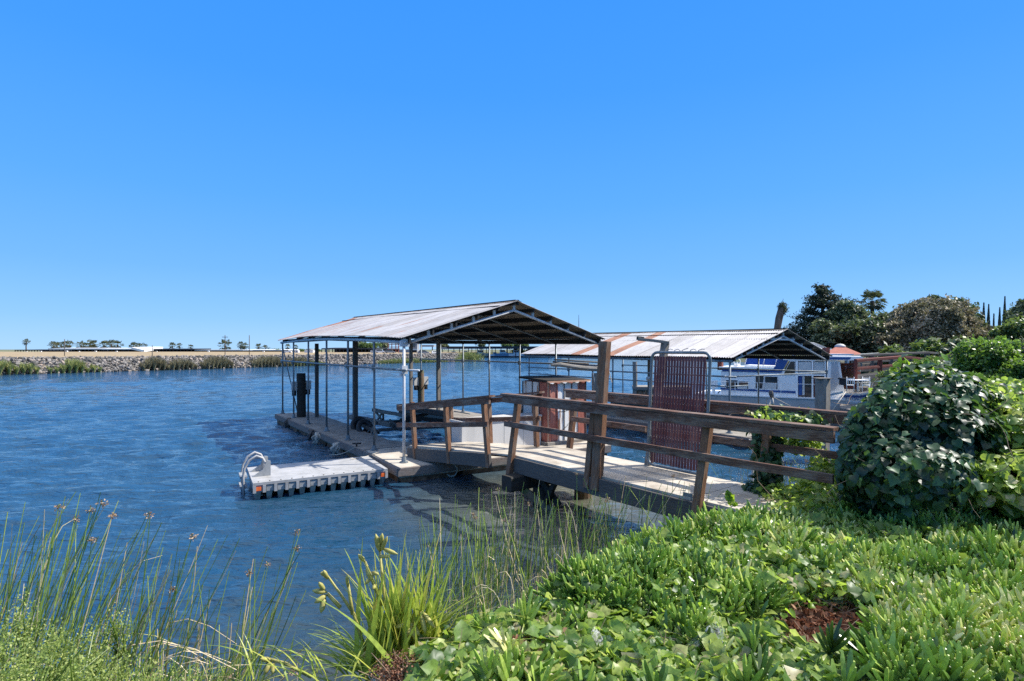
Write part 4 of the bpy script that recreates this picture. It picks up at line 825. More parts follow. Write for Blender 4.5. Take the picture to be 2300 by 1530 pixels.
# cabin
c0 = bs(1616, 888); c1 = bs(1786, 836)
q = MB(); q.xz([bs(1616, 886), bs(1790, 893), bs(1790, 834), bs(1616, 834)], .35, BW - .3); q.build('cabin_wall', M['paint_w'], hb)
Yc = .35
face('lower_stripe', [(1615, 872), (1786, 880), (1786, 885), (1615, 876)], 'blue', Yc - .03, Yc - .001)
face('upper_band', [(1619, 829), (1733, 830), (1742, 820), (1748, 806), (1771, 806), (1753, 838), (1619, 834.5)], 'blue', Yc - .035, Yc + .0)
q = MB(); q.xz([bs(1612, 829), bs(1735, 830), bs(1738, 826), bs(1612, 824)], Yc - .1, BW - .25); q.build('upper_deck_edge', M['paint_w'], hb)
def window(pts, curtain=False, mat='glass'):
    w = face('window_frame', pts, 'paint_w', Yc - .03, Yc + .0); cx = sum(p[0] for p in pts) / 4; cy = sum(p[1] for p in pts) / 4
    ins = [(cx + (p[0] - cx) * .9, cy + (p[1] - cy) * .86) for p in pts]
    g = face('pane', ins, mat, Yc - .036, Yc - .02, w)
    if curtain: face('curtain', [(ins[0][0], ins[0][1]), (ins[0][0] + (ins[1][0] - ins[0][0]) * .9, ins[1][1]), (ins[2][0] - 1, cy + 1), (ins[3][0], cy + 1)], 'curtain', Yc - .04, Yc - .0365, w)
    return w
window([(1627, 874), (1655, 875), (1655, 854), (1627, 853)]); window([(1656, 875), (1679, 876), (1679, 857), (1656, 856)], True)
window([(1694, 876), (1714, 877), (1714, 843), (1694, 842)]); window([(1715, 877), (1746, 878), (1746, 845), (1715, 844)], True)
face('curtain', [(1709, 875), (1716, 875), (1716, 848), (1714, 848)], 'curtain', Yc - .045, Yc - .037)
# deckhouse front part: full-height sliding door and slanted windows
q = MB(); q.xz([bs(1790, 893), bs(1868, 898), bs(1868, 808), bs(1773, 808), bs(1757, 836), bs(1790, 838)], Yc + .06, BW - .36); q.build('deckhouse_interior', pm('dim_interior', [(.3, (.06, .035, .025)), (.5, (.16, .1, .07)), (.7, (.32, .26, .2))], 3, .8, bd=0), hb)
window([(1757, 843), (1785, 843), (1785, 810), (1774, 810)], False)
for (a, b_) in (((1786, 893), (1791, 808)), ((1822, 895), (1826, 808)), ((1851, 897), (1856, 808))):
    face('window_post', [(a[0], a[1]), (b_[0], a[1]), (b_[0], b_[1]), (a[0], b_[1])], 'paint_w', Yc - .03, Yc + .05)
face('window_rail', [(1757, 811), (1868, 812), (1868, 806), (1757, 806)], 'paint_w', Yc - .028, Yc + .05)
face('window_rail', [(1791, 845), (1822, 845), (1822, 841), (1791, 841)], 'paint_w', Yc - .026, Yc + .04); face('window_rail', [(1826, 845), (1851, 845), (1851, 842), (1826, 842)], 'paint_w', Yc - .026, Yc + .04)
for (xa, xb, ya, yb, mt) in ((1792, 1821, 840, 813, 'curtain'), (1792, 1800, 889, 846, 'blue'), (1801, 1806, 889, 846, 'curtain'), (1807, 1821, 890, 846, 'glass'), (1827, 1850, 841, 813, 'curtain'), (1827, 1836, 892, 846, 'redbrown'), (1837, 1850, 893, 846, 'glass')):
    face('door_glass' if mt == 'glass' else 'curtain', [(xa, ya), (xb, ya), (xb, yb), (xa, yb)], mt, Yc + .0, Yc + .02)
# swept white front screen with canvas
face('front_screen', [(1856, 898), (1893, 896), (1897, 884), (1886, 812), (1866, 808), (1858, 812)], 'paint_w', Yc - .04, Yc - .005)
face('screen_canvas', [(1864, 880), (1874, 876), (1884, 862), (1886, 848), (1881, 814), (1867, 814)], 'greybox', Yc - .055, Yc - .041)
face('screen_stripe', [(1858, 888), (1893, 880), (1894, 884), (1858, 892)], 'stripe', Yc - .05, Yc - .041)
q = MB(); a = bs(1886, 812); b_ = bs(1897, 886); q.add([(a[0], Yc, a[1]), (b_[0], Yc, b_[1]), (b_[0], BW - Yc, b_[1]), (a[0], BW - Yc, a[1])], [(0, 1, 2, 3)]); q.build('windscreen', M['glass'], hb)
# roof over deckhouse, flybridge, canvas
q = MB(); q.xz([bs(1829, 809), bs(1938, 810), bs(1942, 806), bs(1935, 801), bs(1836, 800)], Yc - .15, BW - .1); q.build('canopy_roof', M['paint_w'], hb)
face('canopy_stripe', [(1832, 807.5), (1908, 808), (1912, 803), (1836, 802.5)], 'blue', Yc - .165, Yc - .151)
face('canopy_tip', [(1935, 809.5), (1946, 812), (1938, 806)], 'paint_w', Yc - .15, Yc + .1)
q = MB(); q.xz([bs(1757, 809), bs(1840, 809), bs(1840, 804), bs(1757, 804)], Yc - .05, BW - .3); q.build('deckhouse_roof', M['paint_w'], hb)
q = MB(); q.xz([bs(1668, 819), bs(1745, 822), bs(1752, 804), bs(1672, 802)], Yc + .3, Yc + .36); q.build('flybridge_canvas', M['canvas'], hb)
for (xa, xb) in ((1668, 1673), (1699, 1702), (1710, 1714), (1738, 1742)):
    a = bs(xa, 822); b_ = bs(xb, 803); pipe(hb, 'canopy_hoop', [(a[0], Yc + .27, a[1]), (b_[0], Yc + .27, b_[1])], .018, M['paint_w'], 6)
q = MB(); q.xz([bs(1665, 829), bs(1735, 828), bs(1738, 823), bs(1670, 821)], Yc + .1, BW - .6); q.build('flybridge_coaming', M['paint_w'], hb)
q = MB(); q.xz([bs(1640, 829), bs(1654, 829), bs(1653, 818), bs(1642, 818)], Yc + .4, Yc + .8); q.build('vent_box', M['paint_w'], hb)
q = MB(); a = bs(1650, 813); q.tube([(a[0] + math.cos(t) * .14, Yc + .35, a[1] + math.sin(t) * .14) for t in np.linspace(0, 6.28, 14)], .02, 6, cap=False); q.tube([(a[0], Yc + .35, a[1] - .25), (a[0], Yc + .35, a[1])], .02, 6); q.build('steering_wheel', M['paint_w'], hb)
q = MB(); q.xz([bs(1607, 832), bs(1617, 832), bs(1617, 811), bs(1607, 811)], Yc + .1, Yc + .5); q.build('stern_locker', M['redbrown'], hb)
# side rails
prev = None
for px in (1604, 1651, 1701, 1754, 1863):
    a = bs(px, 888 + (px - 1604) * .038); b_ = bs(px, 857 + (px - 1604) * .03); pipe(hb, 'stanchion', [(a[0], .02, a[1]), (b_[0], .02, b_[1])], .014, M['paint_w'], 6)
    if prev: pipe(hb, 'guard_rail', [prev, (b_[0], .02, b_[1])] if px != 1863 else [prev, ((prev[0] + b_[0]) / 2, .02, b_[1] + .0), (b_[0], .02, b_[1])], .011, M['paint_w'], 6)
    prev = (b_[0], .02, b_[1])
pr = [bs(1893, 862), bs(1925, 861), bs(1958, 860), bs(1966, 868)]
pipe(hb, 'bow_rail', [(p[0], .05 + i * .12, p[1]) for i, p in enumerate(pr)], .016, M['paint_w'], 6)
for px in (1930, 1948, 1952, 1957): a = bs(px, 879); b_ = bs(px + 5, 861); pipe(hb, 'rail_stay', [(a[0], .2, a[1]), (b_[0], .2, b_[1])], .014, M['paint_w'], 6)
q = MB(); q.xz([bs(1918, 884), bs(1926, 872), bs(1955, 872), bs(1957, 880)], .5, 1.2); q.build('deck_seat', M['fascia'], hb)
# dinghy/outboard at the stern
ob = thing('outboard_motor', 'white outboard motor and clutter at the left end of the houseboat', 'outboard motor', Q(1603, 888, 25.6)); q = MB()
q.box(-.15, .15, -.1, .1, .35, .7); q.box(-.06, .06, -.05, .05, -.3, .4); q.tube([(-.1, 0, .6), (-.45, 0, .66)], .02, 6); q.build('cowl', M['paint_w'], ob); pipe(ob, 'bracket', [(-.2, 0, -.3), (.3, 0, .2)], .03, M['galv'], 6)
piling('square cut weathered piling standing before the houseboat door', *xy(P(1848, 1010, .0)), 2.6 - (852 - 785) * 14.2 / 1230, .135, M['oldwood']) if False else None
pv = thing('mooring_post', 'square weathered mooring post standing before the houseboat door', 'mooring post', (Q(1847, 850, 12.6).x, 12.6, 0))
beam(pv, 'timber', (0, 0, -.8), (0, 0, H - 66 * 12.6 / F), .25, .25, M['oldwood'], up=(.8, .6, 0), j=.008); q = MB(); zt_ = H - 66 * 12.6 / F; q.box(-.16, .16, -.16, .16, zt_, zt_ + .02); q.build('cap', M['oldwood'], pv)
# lines and winch head in front of the boat
wn = thing('rope_block', 'small rope pulley on thin stakes in front of the houseboat', 'pulley', Q(1732, 930, 9.5)); wb = Q(1732, 930, 9.5)
q = MB(); q.tube([Q(1732, 878, 9.5) - wb, Q(1732, 884, 9.5) - wb, Q(1734, 893, 9.5) - wb], [.03, .045, .03], 8); q.build('block', M['stringer'], wn)
for (a, b_) in (((1732, 894), (1722, 935)), ((1736, 892), (1775, 912)), ((1735, 892), (1738, 908)), ((1900, 880), (1868, 925))): pipe(wn, 'line', [Q(*a, 9.5) - wb, Q(*b_, 9.3) - wb], .008, M['rope'], 5)

# ------------------------------------------------------------------ right background: pavilion, gazebo, gangways, deck furniture
def px_box(root, name, x0, x1, y0, y1, d, dep, mat):
    a = Q(x0, y1, d); b_ = Q(x1, y0, d); base = root.location
    q = MB(); q.box(a.x - base.x, b_.x - base.x, d - base.y, d + dep - base.y, a.z - base.z, b_.z - base.z); return q.build(name, M[mat], root)
pvn = thing('pavilion', 'pale ribbed metal hip roof pavilion behind the farther carport', 'pavilion', Q(1820, 800, 38))
def hip(root, pts_e, pts_r, mat, name='roof'):  # front trapezoid + back
    b0 = Vector(root.location); q = MB(); e0, e1 = pts_e; r0, r1 = pts_r; q.add([e0 - b0, e1 - b0, r1 - b0, r0 - b0, Vector((e0.x, e0.y + 5, e0.z)) - b0, Vector((e1.x, e1.y + 5, e1.z)) - b0], [(0, 1, 2, 3), (1, 5, 2), (5, 4, 3, 2), (4, 0, 3)]); return q.build(name, mat, root)
M['ribroof'] = pm('ribbed_pale_roof', [(.3, (.4, .4, .38)), (.7, (.55, .54, .52))], 2, .6, bd=0)
hip(pvn, (Q(1775, 784, 38), Q(1862, 784, 38)), (Q(1800, 770, 40.5), Q(1826, 770, 40.5)), M['ribroof'])
for i in range(11):
    t = i / 10; a = Q(1777 + 84 * t, 783.6, 37.95); b_ = Q(1800 + 26 * t, 769.6, 40.45); pipe(pvn, 'roof_rib', [a - pvn.location, b_ - pvn.location], .035, M['fargrey'], 5)
for px in (1783, 1835, 1857): pipe(pvn, 'column', [Q(px, 784, 38.3) - pvn.location, Q(px, 806, 38.3) - pvn.location], .1, M['farwhite'], 8)
gz_ = thing('gazebo', 'gazebo with terracotta roof and small domed cap among the trees', 'gazebo', Q(1895, 805, 34))
b0 = gz_.location; q = MB(); apex = [Q(1878, 779, 36), Q(1897, 779, 36)]; rim = [Q(1846, 797, 33), Q(1935, 797, 33), Q(1945, 799, 38), Q(1850, 799, 39)]
q.add([v - b0 for v in rim + [apex[0], apex[1]]], [(0, 1, 5, 4), (1, 2, 5), (2, 3, 4, 5), (3, 0, 4)]); q.build('roof', M['redroof'], gz_)
q = MB(); c = Q(1887, 779, 36) - b0; q.tube([c + Vector((0, 0, -.05)), c + Vector((0, 0, .08)), c + Vector((0, 0, .17)), c + Vector((0, 0, .2))], [.34, .3, .17, .02], 12); q.build('domed_cap', M['ribroof'], gz_, smooth=True)
px_box(gz_, 'chimney', 1855, 1864, 781, 794, 33, .4, 'brick')
for px in (1855, 1869, 1889, 1914, 1932): px_box(gz_, 'rafter_tail', px, px + 4, 796, 798, 32.9, .5, 'farwhite')
for px in (1862, 1925): pipe(gz_, 'column', [Q(px, 797, 34) - b0, Q(px, 826, 34) - b0], .08, M['redbrown'], 8)
aw = thing('awning', 'long flat pale awning in front of the terracotta gazebo', 'awning', Q(1870, 806, 31)); px_box(aw, 'panel', 1825, 1918, 795, 799, 31, 1.2, 'farwhite')
for px in (1838, 1905): pipe(aw, 'post', [Q(px, 799, 31.2) - aw.location, Q(px, 820, 31.2) - aw.location], .05, M['farwhite'], 6)
def gang(label, pts, hrail, post_px, mat, thick=.1, group='gangways along the bank'):
    """pts: deck line points (px, py, d)"""
    W_ = [Q(*p) for p in pts]; root = thing('gangway', label, 'gangway', W_[0], 0, group); b0 = W_[0]
    back = Vector((.55, .9, 0)).normalized() * 1.1
    for a, b_ in zip(W_[:-1], W_[1:]):
        for off in (Vector(), back):
            beam(root, 'stringer', a + off - b0, b_ + off - b0, .06, .18, M['stringer'], seg=3)
            beam(root, 'hand_rail', a + off + Vector((0, 0, hrail)) - b0, b_ + off + Vector((0, 0, hrail)) - b0, .1, thick, M[mat], seg=3)
            beam(root, 'mid_rail', a + off + Vector((0, 0, hrail * .52)) - b0, b_ + off + Vector((0, 0, hrail * .52)) - b0, .05, .08, M[mat], seg=3)
        q = MB(); vs = [a - b0, b_ - b0, b_ + back - b0, a + back - b0]; q.add(vs + [v - Vector((0, 0, .05)) for v in vs], [(0, 1, 2, 3), (7, 6, 5, 4), (0, 4, 5, 1), (2, 6, 7, 3)]); q.build('deck', M['oldwood'], root)
        n = max(2, int((b_ - a).length / 1.3))
        for k in range(n + 1):
            for off in (Vector(), back): p = a.lerp(b_, k / n) + off - b0; beam(root, 'post', p - Vector((0, 0, .15)), p + Vector((0, 0, hrail)), .09, .09, M[mat], up=(1, 0, 0), seg=2)
    return root
gang('red brown gangway rising to a peak behind the ivy hedge', [(1922, 850, 20.5), (2030, 839, 22), (2122, 846, 24)], .66, None, 'redbrown')
gang('grey weathered gangway just behind the red brown one', [(1915, 832, 26), (2085, 822, 28), (2160, 826, 30)], .68, None, 'stringer')
gang('low grey gangway with thin rails in front of the lawn', [(2080, 838, 27), (2160, 832, 26)], .62, None, 'oldwood')
gang('far gangway with pale pipe rails below the gazebo', [(1900, 824, 33), (2060, 812, 36)], .7, None, 'galv', .05)
pp = thing('dock_post', 'thick red brown post rising among yellow ivy leaves', 'post', (Q(2028, 900, 19.5).x, 19.5, .3)); beam(pp, 'timber', (0, 0, 0), (0, 0, Q(2028, 808, 19.5).z - .3), .13, .13, M['redbrown'], up=(1, 0, 0))
lt = thing('lattice_screen', 'dark red brown lattice privacy screen beside the houseboat canopy', 'lattice screen', Q(1905, 872, 24)); b0 = Vector(lt.location)
for (x0, y0, x1, y1) in ((1888, 818, 1921, 818), (1888, 870, 1921, 870), (1889, 817, 1889, 872), (1920, 805, 1920, 872)): beam(lt, 'frame', Q(x0, y0, 24) - b0, Q(x1, y1, 24) - b0, .08, .08, M['redbrown'], up=(0, 1, 0), seg=2)
la = Q(1889, 870, 24.03) - b0; lb = Q(1920, 818, 24.03) - b0; lw = lb.x - la.x; lh = lb.z - la.z; q = MB()
for sg in (1, -1):
    for c in np.arange(-lh, lw, .115):
        x0 = max(0, c); x1 = min(lw, c + lh)
        if x1 - x0 < .02: continue
        z0 = x0 - c; z1 = x1 - c
        if sg < 0: z0, z1 = lh - z0, lh - z1
        q.tube([(la.x + x0, sg * .01, la.z + z0), (la.x + x1, sg * .01, la.z + z1)], .02, 4)
q.build('lattice', M['redbrown'], lt)
def deck_chair(label, px, py, d, mat, rz):
    r_ = thing('patio_chair', label, 'chair', Q(px, py, d), rz, 'patio chairs on the far dock'); w = .36; r_.scale = (.68, .68, .68)
    q = MB(); q.box(-w / 2, w / 2, -.18, .18, .34, .37); q.build('seat', M[mat], r_); 
    if mat == 'paint_w':
        for k in range(5): q = MB(); x = -w / 2 + w * k / 4; q.box(x - .012, x + .012, .18, .2, .38, .7); q.build('back_slat', M[mat], r_)
        q = MB(); q.box(-w / 2, w / 2, .175, .205, .7, .73); q.build('top_rail', M[mat], r_)
    else: q = MB(); q.box(-w / 2, w / 2, .18, .22, .42, .7); q.build('backrest', M[mat], r_)
    for sx in (-1, 1):
        for sy in (-1, 1): pipe(r_, 'leg', [(sx * w * .45, sy * .18, 0), (sx * w * .45, sy * .2, .36 if sy < 0 else .8)], .015, M['galv'] if mat != 'paint_w' else M['paint_w'], 6)
    return r_
deck_chair('red padded patio chair beside the lattice screen', 1934, 862, 22, 'tinrust', .3)
deck_chair('white plastic chair on the houseboat bow dock, left one', 1910, 880, 19.9, 'paint_w', 2.6); deck_chair('white plastic chair farther right on the bow dock', 1945, 880, 20, 'paint_w', -.6)
tb = thing('patio_table', 'round white patio table between the white chairs', 'table', Q(1927, 880, 20.3)); q = MB(); q.tube([(0, 0, .42), (0, 0, .45)], .36, 16); q.build('table_top', M['paint_w'], tb); pipe(tb, 'pedestal', [(0, 0, 0), (0, 0, .42)], .03, M['paint_w'], 8)
bb_ = thing('storage_bin', 'dark storage bin in front of the lattice screen', 'bin', Q(1909, 866, 22)); px_box(bb_, 'tub', 1898, 1921, 853, 866, 22, .4, 'black'); px_box(bb_, 'lid', 1897, 1922, 850, 853, 21.97, .46, 'dark')
dk = dock('floating_dock', 'far dock carrying the patio furniture beyond the houseboat bow', [('finger_deck', [xy(Q(1888, 870, 21)), xy(Q(1975, 870, 19)), xy(Q(2010, 860, 24)), xy(Q(1890, 860, 26))], .05)])
hs_ = thing('house', 'house roof edge glimpsed between the brown trees', 'house', Q(2138, 780, 55)); b0 = Vector(hs_.location); q = MB(); q.add([v - b0 for v in (Q(2118, 767, 54), Q(2160, 767, 54), Q(2156, 757, 58), Q(2124, 757, 58))] , [(0, 1, 2, 3)]); q.build('roof', pm('pinkish_roof', [(.3, (.3, .2, .16)), (.7, (.42, .3, .25))], 3, .8, bd=0), hs_); px_box(hs_, 'wall', 2122, 2156, 767, 790, 54.5, 3, 'fargrey')
mast = MB(); mb_ = Q(1300, 800, 60); mast.tube([Q(1300, 800, 60), Q(1300, 745, 60), Q(1300, 707, 60)], [.05, .045, .02], 6); tag(mast.build('mast', M['stringer']), 'thin mast rising behind the two carport roofs', 'mast')
# ------------------------------------------------------------------ far shore: palms, poles, marina sheds, cars, boats
def ordn(i): return ['first', 'second', 'third', 'fourth', 'fifth', 'sixth', 'seventh', 'eighth', 'ninth', 'tenth', 'eleventh', 'twelfth', 'thirteenth', 'fourteenth', 'fifteenth', 'sixteenth', 'seventeenth', 'eighteenth', 'nineteenth', 'twentieth', 'twenty first', 'twenty second', 'twenty third'][i]
def fan_palm(name, label, base, height, crown, seed, group=None, nf=34, skirt=True):
    r = np.random.default_rng(seed); root = thing(name, label, 'palm tree', base, 0, group); t = MB()
    t.tube([(0, 0, -.2), (.02 * height * r.normal(), 0, height * .5), (0, 0, height)], [crown * .16, crown * .12, crown * .12], 7); t.build('trunk', M['trunk'], root)
    V = []; Fc = []; R_ = []
    for i in range(nf):
        az_ = r.uniform(0, 6.283); el = r.uniform(-1.1, 1.35) if skirt else r.uniform(-.4, 1.3); d = np.array([math.cos(az_) * math.cos(el), math.sin(az_) * math.cos(el), math.sin(el)])
        c = d * crown * r.uniform(.45, .62) + np.array([0, 0, height]); up = np.cross(d, [0, 0, 1.]); up /= np.linalg.norm(up) + 1e-6; s2 = np.cross(up, d); rr_ = crown * r.uniform(.3, .42); k = len(V); rv = r.uniform(.3, 1) if el > -.3 else r.uniform(.0, .35)
        V.append(np.array([0, 0, height])); V.append(c - up * .02 * crown); V.append(c + up * .02 * crown); Fc.append((k, k + 1, k + 2)); R_ += [rv] * 3; k = len(V)
        V.append(c); R_.append(rv); nb = 9
        for j in range(nb):
            a = -1.9 + 3.8 * j / (nb - 1); tip = c + (d * math.cos(a) + up * math.sin(a)) * rr_ + np.array([0, 0, -.25 * rr_]) ; mid = c + (d * math.cos(a - .12) + up * math.sin(a - .12)) * rr_ * .55; mid2 = c + (d * math.cos(a + .12) + up * math.sin(a + .12)) * rr_ * .55
            q = len(V); V += [mid, tip, mid2]; Fc += [(k, q, q + 1), (k, q + 1, q + 2)]; R_ += [rv] * 3
    rawmesh('crown', np.array(V), np.array(Fc), M['palm'], np.array(R_), root); return root
pl = [(59, 763, 4.6, 'lone small'), (120, 769, 6), (128, 770, 6), (138, 768.5, 6.2), (156, 767, 7), (182, 768.5, 6.4), (193, 771, 6), (203, 765, 7.5), (213, 766.5, 6.5), (234, 767.5, 7), (250, 766, 6.5), (264, 766, 7), (300, 771.5, 6), (312, 773, 5.5), (321, 773, 6), (387, 771.5, 5), (403, 772.5, 4), (428, 775.5, 4), (506, 766, 9), (541, 769, 5.5), (549, 771, 6), (581, 774, 5), (597, 776, 5)]
for i, t in enumerate(pl):
    px, py, cr_ = t[:3]; d = 285 + (i * 37 % 30); c = Q(px, py + cr_ * 1.1, d); crw = cr_ * d / F * 2.1
    fan_palm('fan_palm', 'distant fan palm on the far levee, %s counting from the left' % ordn(i), (c.x, c.y, 1.5), c.z - 1.5, crw, 100 + i, 'distant fan palms on the levee', nf=30)
for i, (px, py, cr_) in enumerate([(646, 776, 5.5), (664, 777, 5), ]):
    d = 260; c = Q(px, py + 3, d); fan_palm('fan_palm', ['distant fan palm just right of the near carport corner post', 'second distant fan palm seen between the carport pipe posts'][i], (c.x, c.y, 1.5), c.z - 1.5, cr_ * d / F * 1.6, 140 + i, 'distant fan palms on the levee', nf=30)
for i, (px, y0, y1, arm, lb) in enumerate([(145, 762, 802, 0, 'leftmost thin utility pole on the levee crest'), (342, 776, 801, 0, 'shortest utility pole on the levee crest'), (505.5, 753, 801, 1, 'utility pole with a crossarm on the levee crest'), (560, 753, 801, 0, 'tall plain utility pole right of the crossarm pole')]):
    d = 86; b_ = Q(px, y1, d); tp = Q(px, y0, d); rt = thing('utility_pole', lb, 'utility pole', b_, 0, 'utility poles along the levee')
    pipe(rt, 'pole', [(0, 0, -.5), (0, 0, tp.z - b_.z)], .055, M['stringer'], 6)
    if arm: beam(rt, 'crossarm', (-.45, 0, tp.z - b_.z - .3), (.45, 0, tp.z - b_.z - .3), .06, .08, M['stringer'])
def shed(label, x0, x1, yr, yb, d, roofmat_, nposts, thick=2.0, dep=14, fill=None, name='boat_shed', slope=0):
    """long open-sided covered berth shed: roof slab, posts, dark back"""
    a = Q(x0, yb, d); rt = thing(name, label, 'boat shed', (a.x, d, 1.45), 0, 'marina sheds on the far shore'); w = Q(x1, yb, d).x - a.x
    zt_ = H - (yr - HY) * d / F - 1.45; th = thick * d / F
    q = MB(); q.add([(0, 0, zt_ - th), (w, 0, zt_ - th - slope), (w, dep, zt_ - th), (0, dep, zt_ - th), (0, 0, zt_), (w, 0, zt_ - slope), (w, dep, zt_ + .25), (0, dep, zt_ + .25)], [(0, 3, 2, 1), (4, 5, 6, 7), (0, 1, 5, 4), (1, 2, 6, 5), (2, 3, 7, 6), (3, 0, 4, 7)]); q.build('roof', M[roofmat_], rt)
    for k in range(nposts + 1):
        q = MB(); x = w * k / nposts; q.box(x - .12, x + .12, .1, .35, -.3, zt_ - th); q.build('post', M['farroof'], rt)
    q = MB(); q.box(0, w, dep - .2, dep, -.3, zt_ - th); q.build('back_wall', M['farroof'], rt)
    return rt
shed('dark low boat shed at the far left of the levee', 33, 108, 786, 794, 262, 'farroof', 12, 1.6)
shed('long white roofed boat shed under the first palms', 108, 240, 782.5, 794, 258, 'farwhite', 16, 2.6)
shed('white roofed boat shed right of the longest white shed', 228, 296, 783, 794, 250, 'farwhite', 9, 2.6)
ws = shed('white pitched roof building end between two shed rows', 295, 322, 780, 790, 248, 'farwhite', 3, 5, slope=1.2)
shed('dark roofed boat shed behind the shortest utility pole', 318, 437, 784, 794, 255, 'farroof', 15, 2.2)
shed('low grey boat shed running behind the crossarm pole', 437, 545, 786.5, 794, 252, 'fargrey', 14, 1.4)
shed('low pale boat shed right of the tall plain pole', 536, 640, 786, 794, 246, 'farwhite', 13, 1.2)
shed('dark carport roof on posts behind the riprap under the near carport', 722, 845, 782.3, 794, 190, 'farroof', 15, 2.6)
shed('sagging dark shed roof left of the grey two storey house', 838, 880, 784, 794, 200, 'farroof', 6, 2.2)
# boats and vehicles stored in the sheds
def motor_boat(label, px, py, d, L_, hullm='farwhite', group='boats in the far marina', cabin=True):
    c = Q(px, py, d); rt = thing('motor_boat', label, 'boat', c, 0, group); h = L_ * .16; w = L_ * .3
    V = [(-L_/2, -w/2, 0), (L_*.3, -w/2, 0), (L_/2, 0, .02), (L_*.3, w/2, 0), (-L_/2, w/2, 0), (-L_/2, -w*.55, h), (L_*.33, -w*.55, h*1.1), (L_*.58, 0, h*1.25), (L_*.33, w*.55, h*1.1), (-L_/2, w*.55, h)]
    q = MB(); q.add(V, [(i, (i + 1) % 5, (i + 1) % 5 + 5, i + 5) for i in range(5)] + [(9, 8, 7, 6, 5), (0, 4, 3, 2, 1)][:2]); q.build('hull', M[hullm], rt)
    if cabin:
        q = MB(); q.xz([(-L_*.2, h), (L_*.22, h), (L_*.1, h*2.3), (-L_*.2, h*2.4)], -w*.4, w*.4); q.build('cabin', M['farwhite'], rt)
        q = MB(); q.xz([(-L_*.16, h*1.5), (L_*.14, h*1.5), (L_*.1, h*2.1), (-L_*.16, h*2.15)], -w*.41, -w*.4); q.build('window', M['glass'], rt)
    return rt
for i in range(9):
    px = [60, 92, 150, 178, 215, 262, 352, 468, 592][i]; motor_boat('white boat stored under the far sheds, %s counting from the left' % ordn(i), px, 792.5, 240, [1.6, 2, 2.4, 1.8, 2.2, 2, 1.8, 2.4, 2.2][i], 'fargrey', group='boats stored on the levee')
def car(label, px, py, d, L_, mat, rz=0, van=False):
    c = Q(px, py, d); rt = thing('parked_car', label, 'car', c, rz, 'vehicles parked on the levee'); w = L_ * .42; h = L_ * .33
    q = MB(); prof = [(-L_/2, .15*h), (L_/2, .15*h), (L_/2, .5*h), (L_*.32, .58*h), (L_*.18, h), (-L_*.3 if not van else -L_*.46, h), (-L_*.46, .6*h), (-L_/2, .55*h)]; q.xz(prof, -w/2, w/2); q.build('body', M[mat], rt)
    for sy in (-1, 1):
        q = MB(); q.xz([(L_*.29, .6*h), (L_*.17, .93*h), (-L_*.3, .93*h), (-L_*.4, .62*h)], sy*w*.503 - .01, sy*w*.503 + .01); q.build('side_window', M['glass'], rt)
    q = MB(); q.add([(L_*.33, -w*.42, .6*h), (L_*.33, w*.42, .6*h), (L_*.195, w*.38, .95*h), (L_*.195, -w*.38, .95*h)], [(0, 1, 2, 3)]); q.build('windscreen', M['glass'], rt)
    for sx in (-.3, .31):
        for sy in (-1, 1): q = MB(); q.tube([(sx*L_, sy*w*.5, .16*h), (sx*L_, sy*w*.42, .16*h)], .19*h, 12); q.build('wheel', M['black'], rt)
    return rt
car('silver car parked facing the water beside the white vans', 876, 793.5, 150, 2.9, 'fargrey', .2); car('white van parked left of the silver car', 854, 793, 158, 2.9, 'farwhite', .1, True); car('second white van near the tall bare shed posts', 842, 793, 160, 2.4, 'farwhite', -.1, True)
car('white van parked nose out on the riprap crest, nearest of the vehicles', 976, 797, 122, 2.7, 'farwhite', math.radians(-78), True); car('grey car parked left of the nose out white van', 951, 795, 140, 2.9, 'fargrey', .1); car('white car at the left end beside the small white sheds', 645, 792.5, 165, 2.6, 'farwhite', .1)
def hut(label, x0, x1, y0, y1, d, wall, roof, group='small sheds on the far shore'):
    a = Q(x0, y1, d); b_ = Q(x1, y0, d); rt = thing('hut', label, 'hut', (a.x, d, a.z), 0, group); w = b_.x - a.x; h = b_.z - a.z
    q = MB(); q.box(0, w, 0, w, 0, h * .7); q.build('wall', M[wall], rt)
    q = MB(); q.xz([(-.1, h * .7), (w + .1, h * .7), (w / 2, h)], -.1, w + .1); q.build('roof', M[roof], rt)
    q = MB(); q.box(w * .35, w * .6, -.02, 0, h * .2, h * .5); q.build('door', M['farroof'], rt)
hut('small white hut between the first carport pipe posts', 662, 670, 785, 793, 170, 'farwhite', 'farwhite'); hut('white hut with a green side, left of the dark carport roof', 684, 703, 784, 792, 172, 'farwhite', 'fargrey')
gh_ = thing('boathouse', 'grey two storey boathouse with railed deck on the far shore', 'boathouse', Q(905, 795, 175)); px_box(gh_, 'lower_wall', 895, 937, 785, 795, 175, 5, 'fargrey'); px_box(gh_, 'upper_wall', 918, 937, 769, 784.5, 175, 4, 'fargrey'); px_box(gh_, 'roof', 915, 940, 767, 769, 174.5, 5, 'farwhite')
px_box(gh_, 'window', 922, 932, 772, 779, 174.8, .2, 'glass'); px_box(gh_, 'door', 925, 935, 787, 795, 174.8, .2, 'dark'); px_box(gh_, 'deck_rail', 895, 918, 778, 779, 174.7, .1, 'farwhite')
st_ = thing('steel_hoist', 'rusty steel boat hoist frame beside the grey boathouse', 'boat hoist', Q(885, 795, 168))
for px in (871, 879, 888, 894): px_box(st_, 'upright', px, px + 1.6, 770 + (px % 3), 795, 168, .3, 'tinrust')
for y in (773, 779, 785): px_box(st_, 'crossbar', 870, 897, y, y + 1.4, 168, .25, 'redbrown')
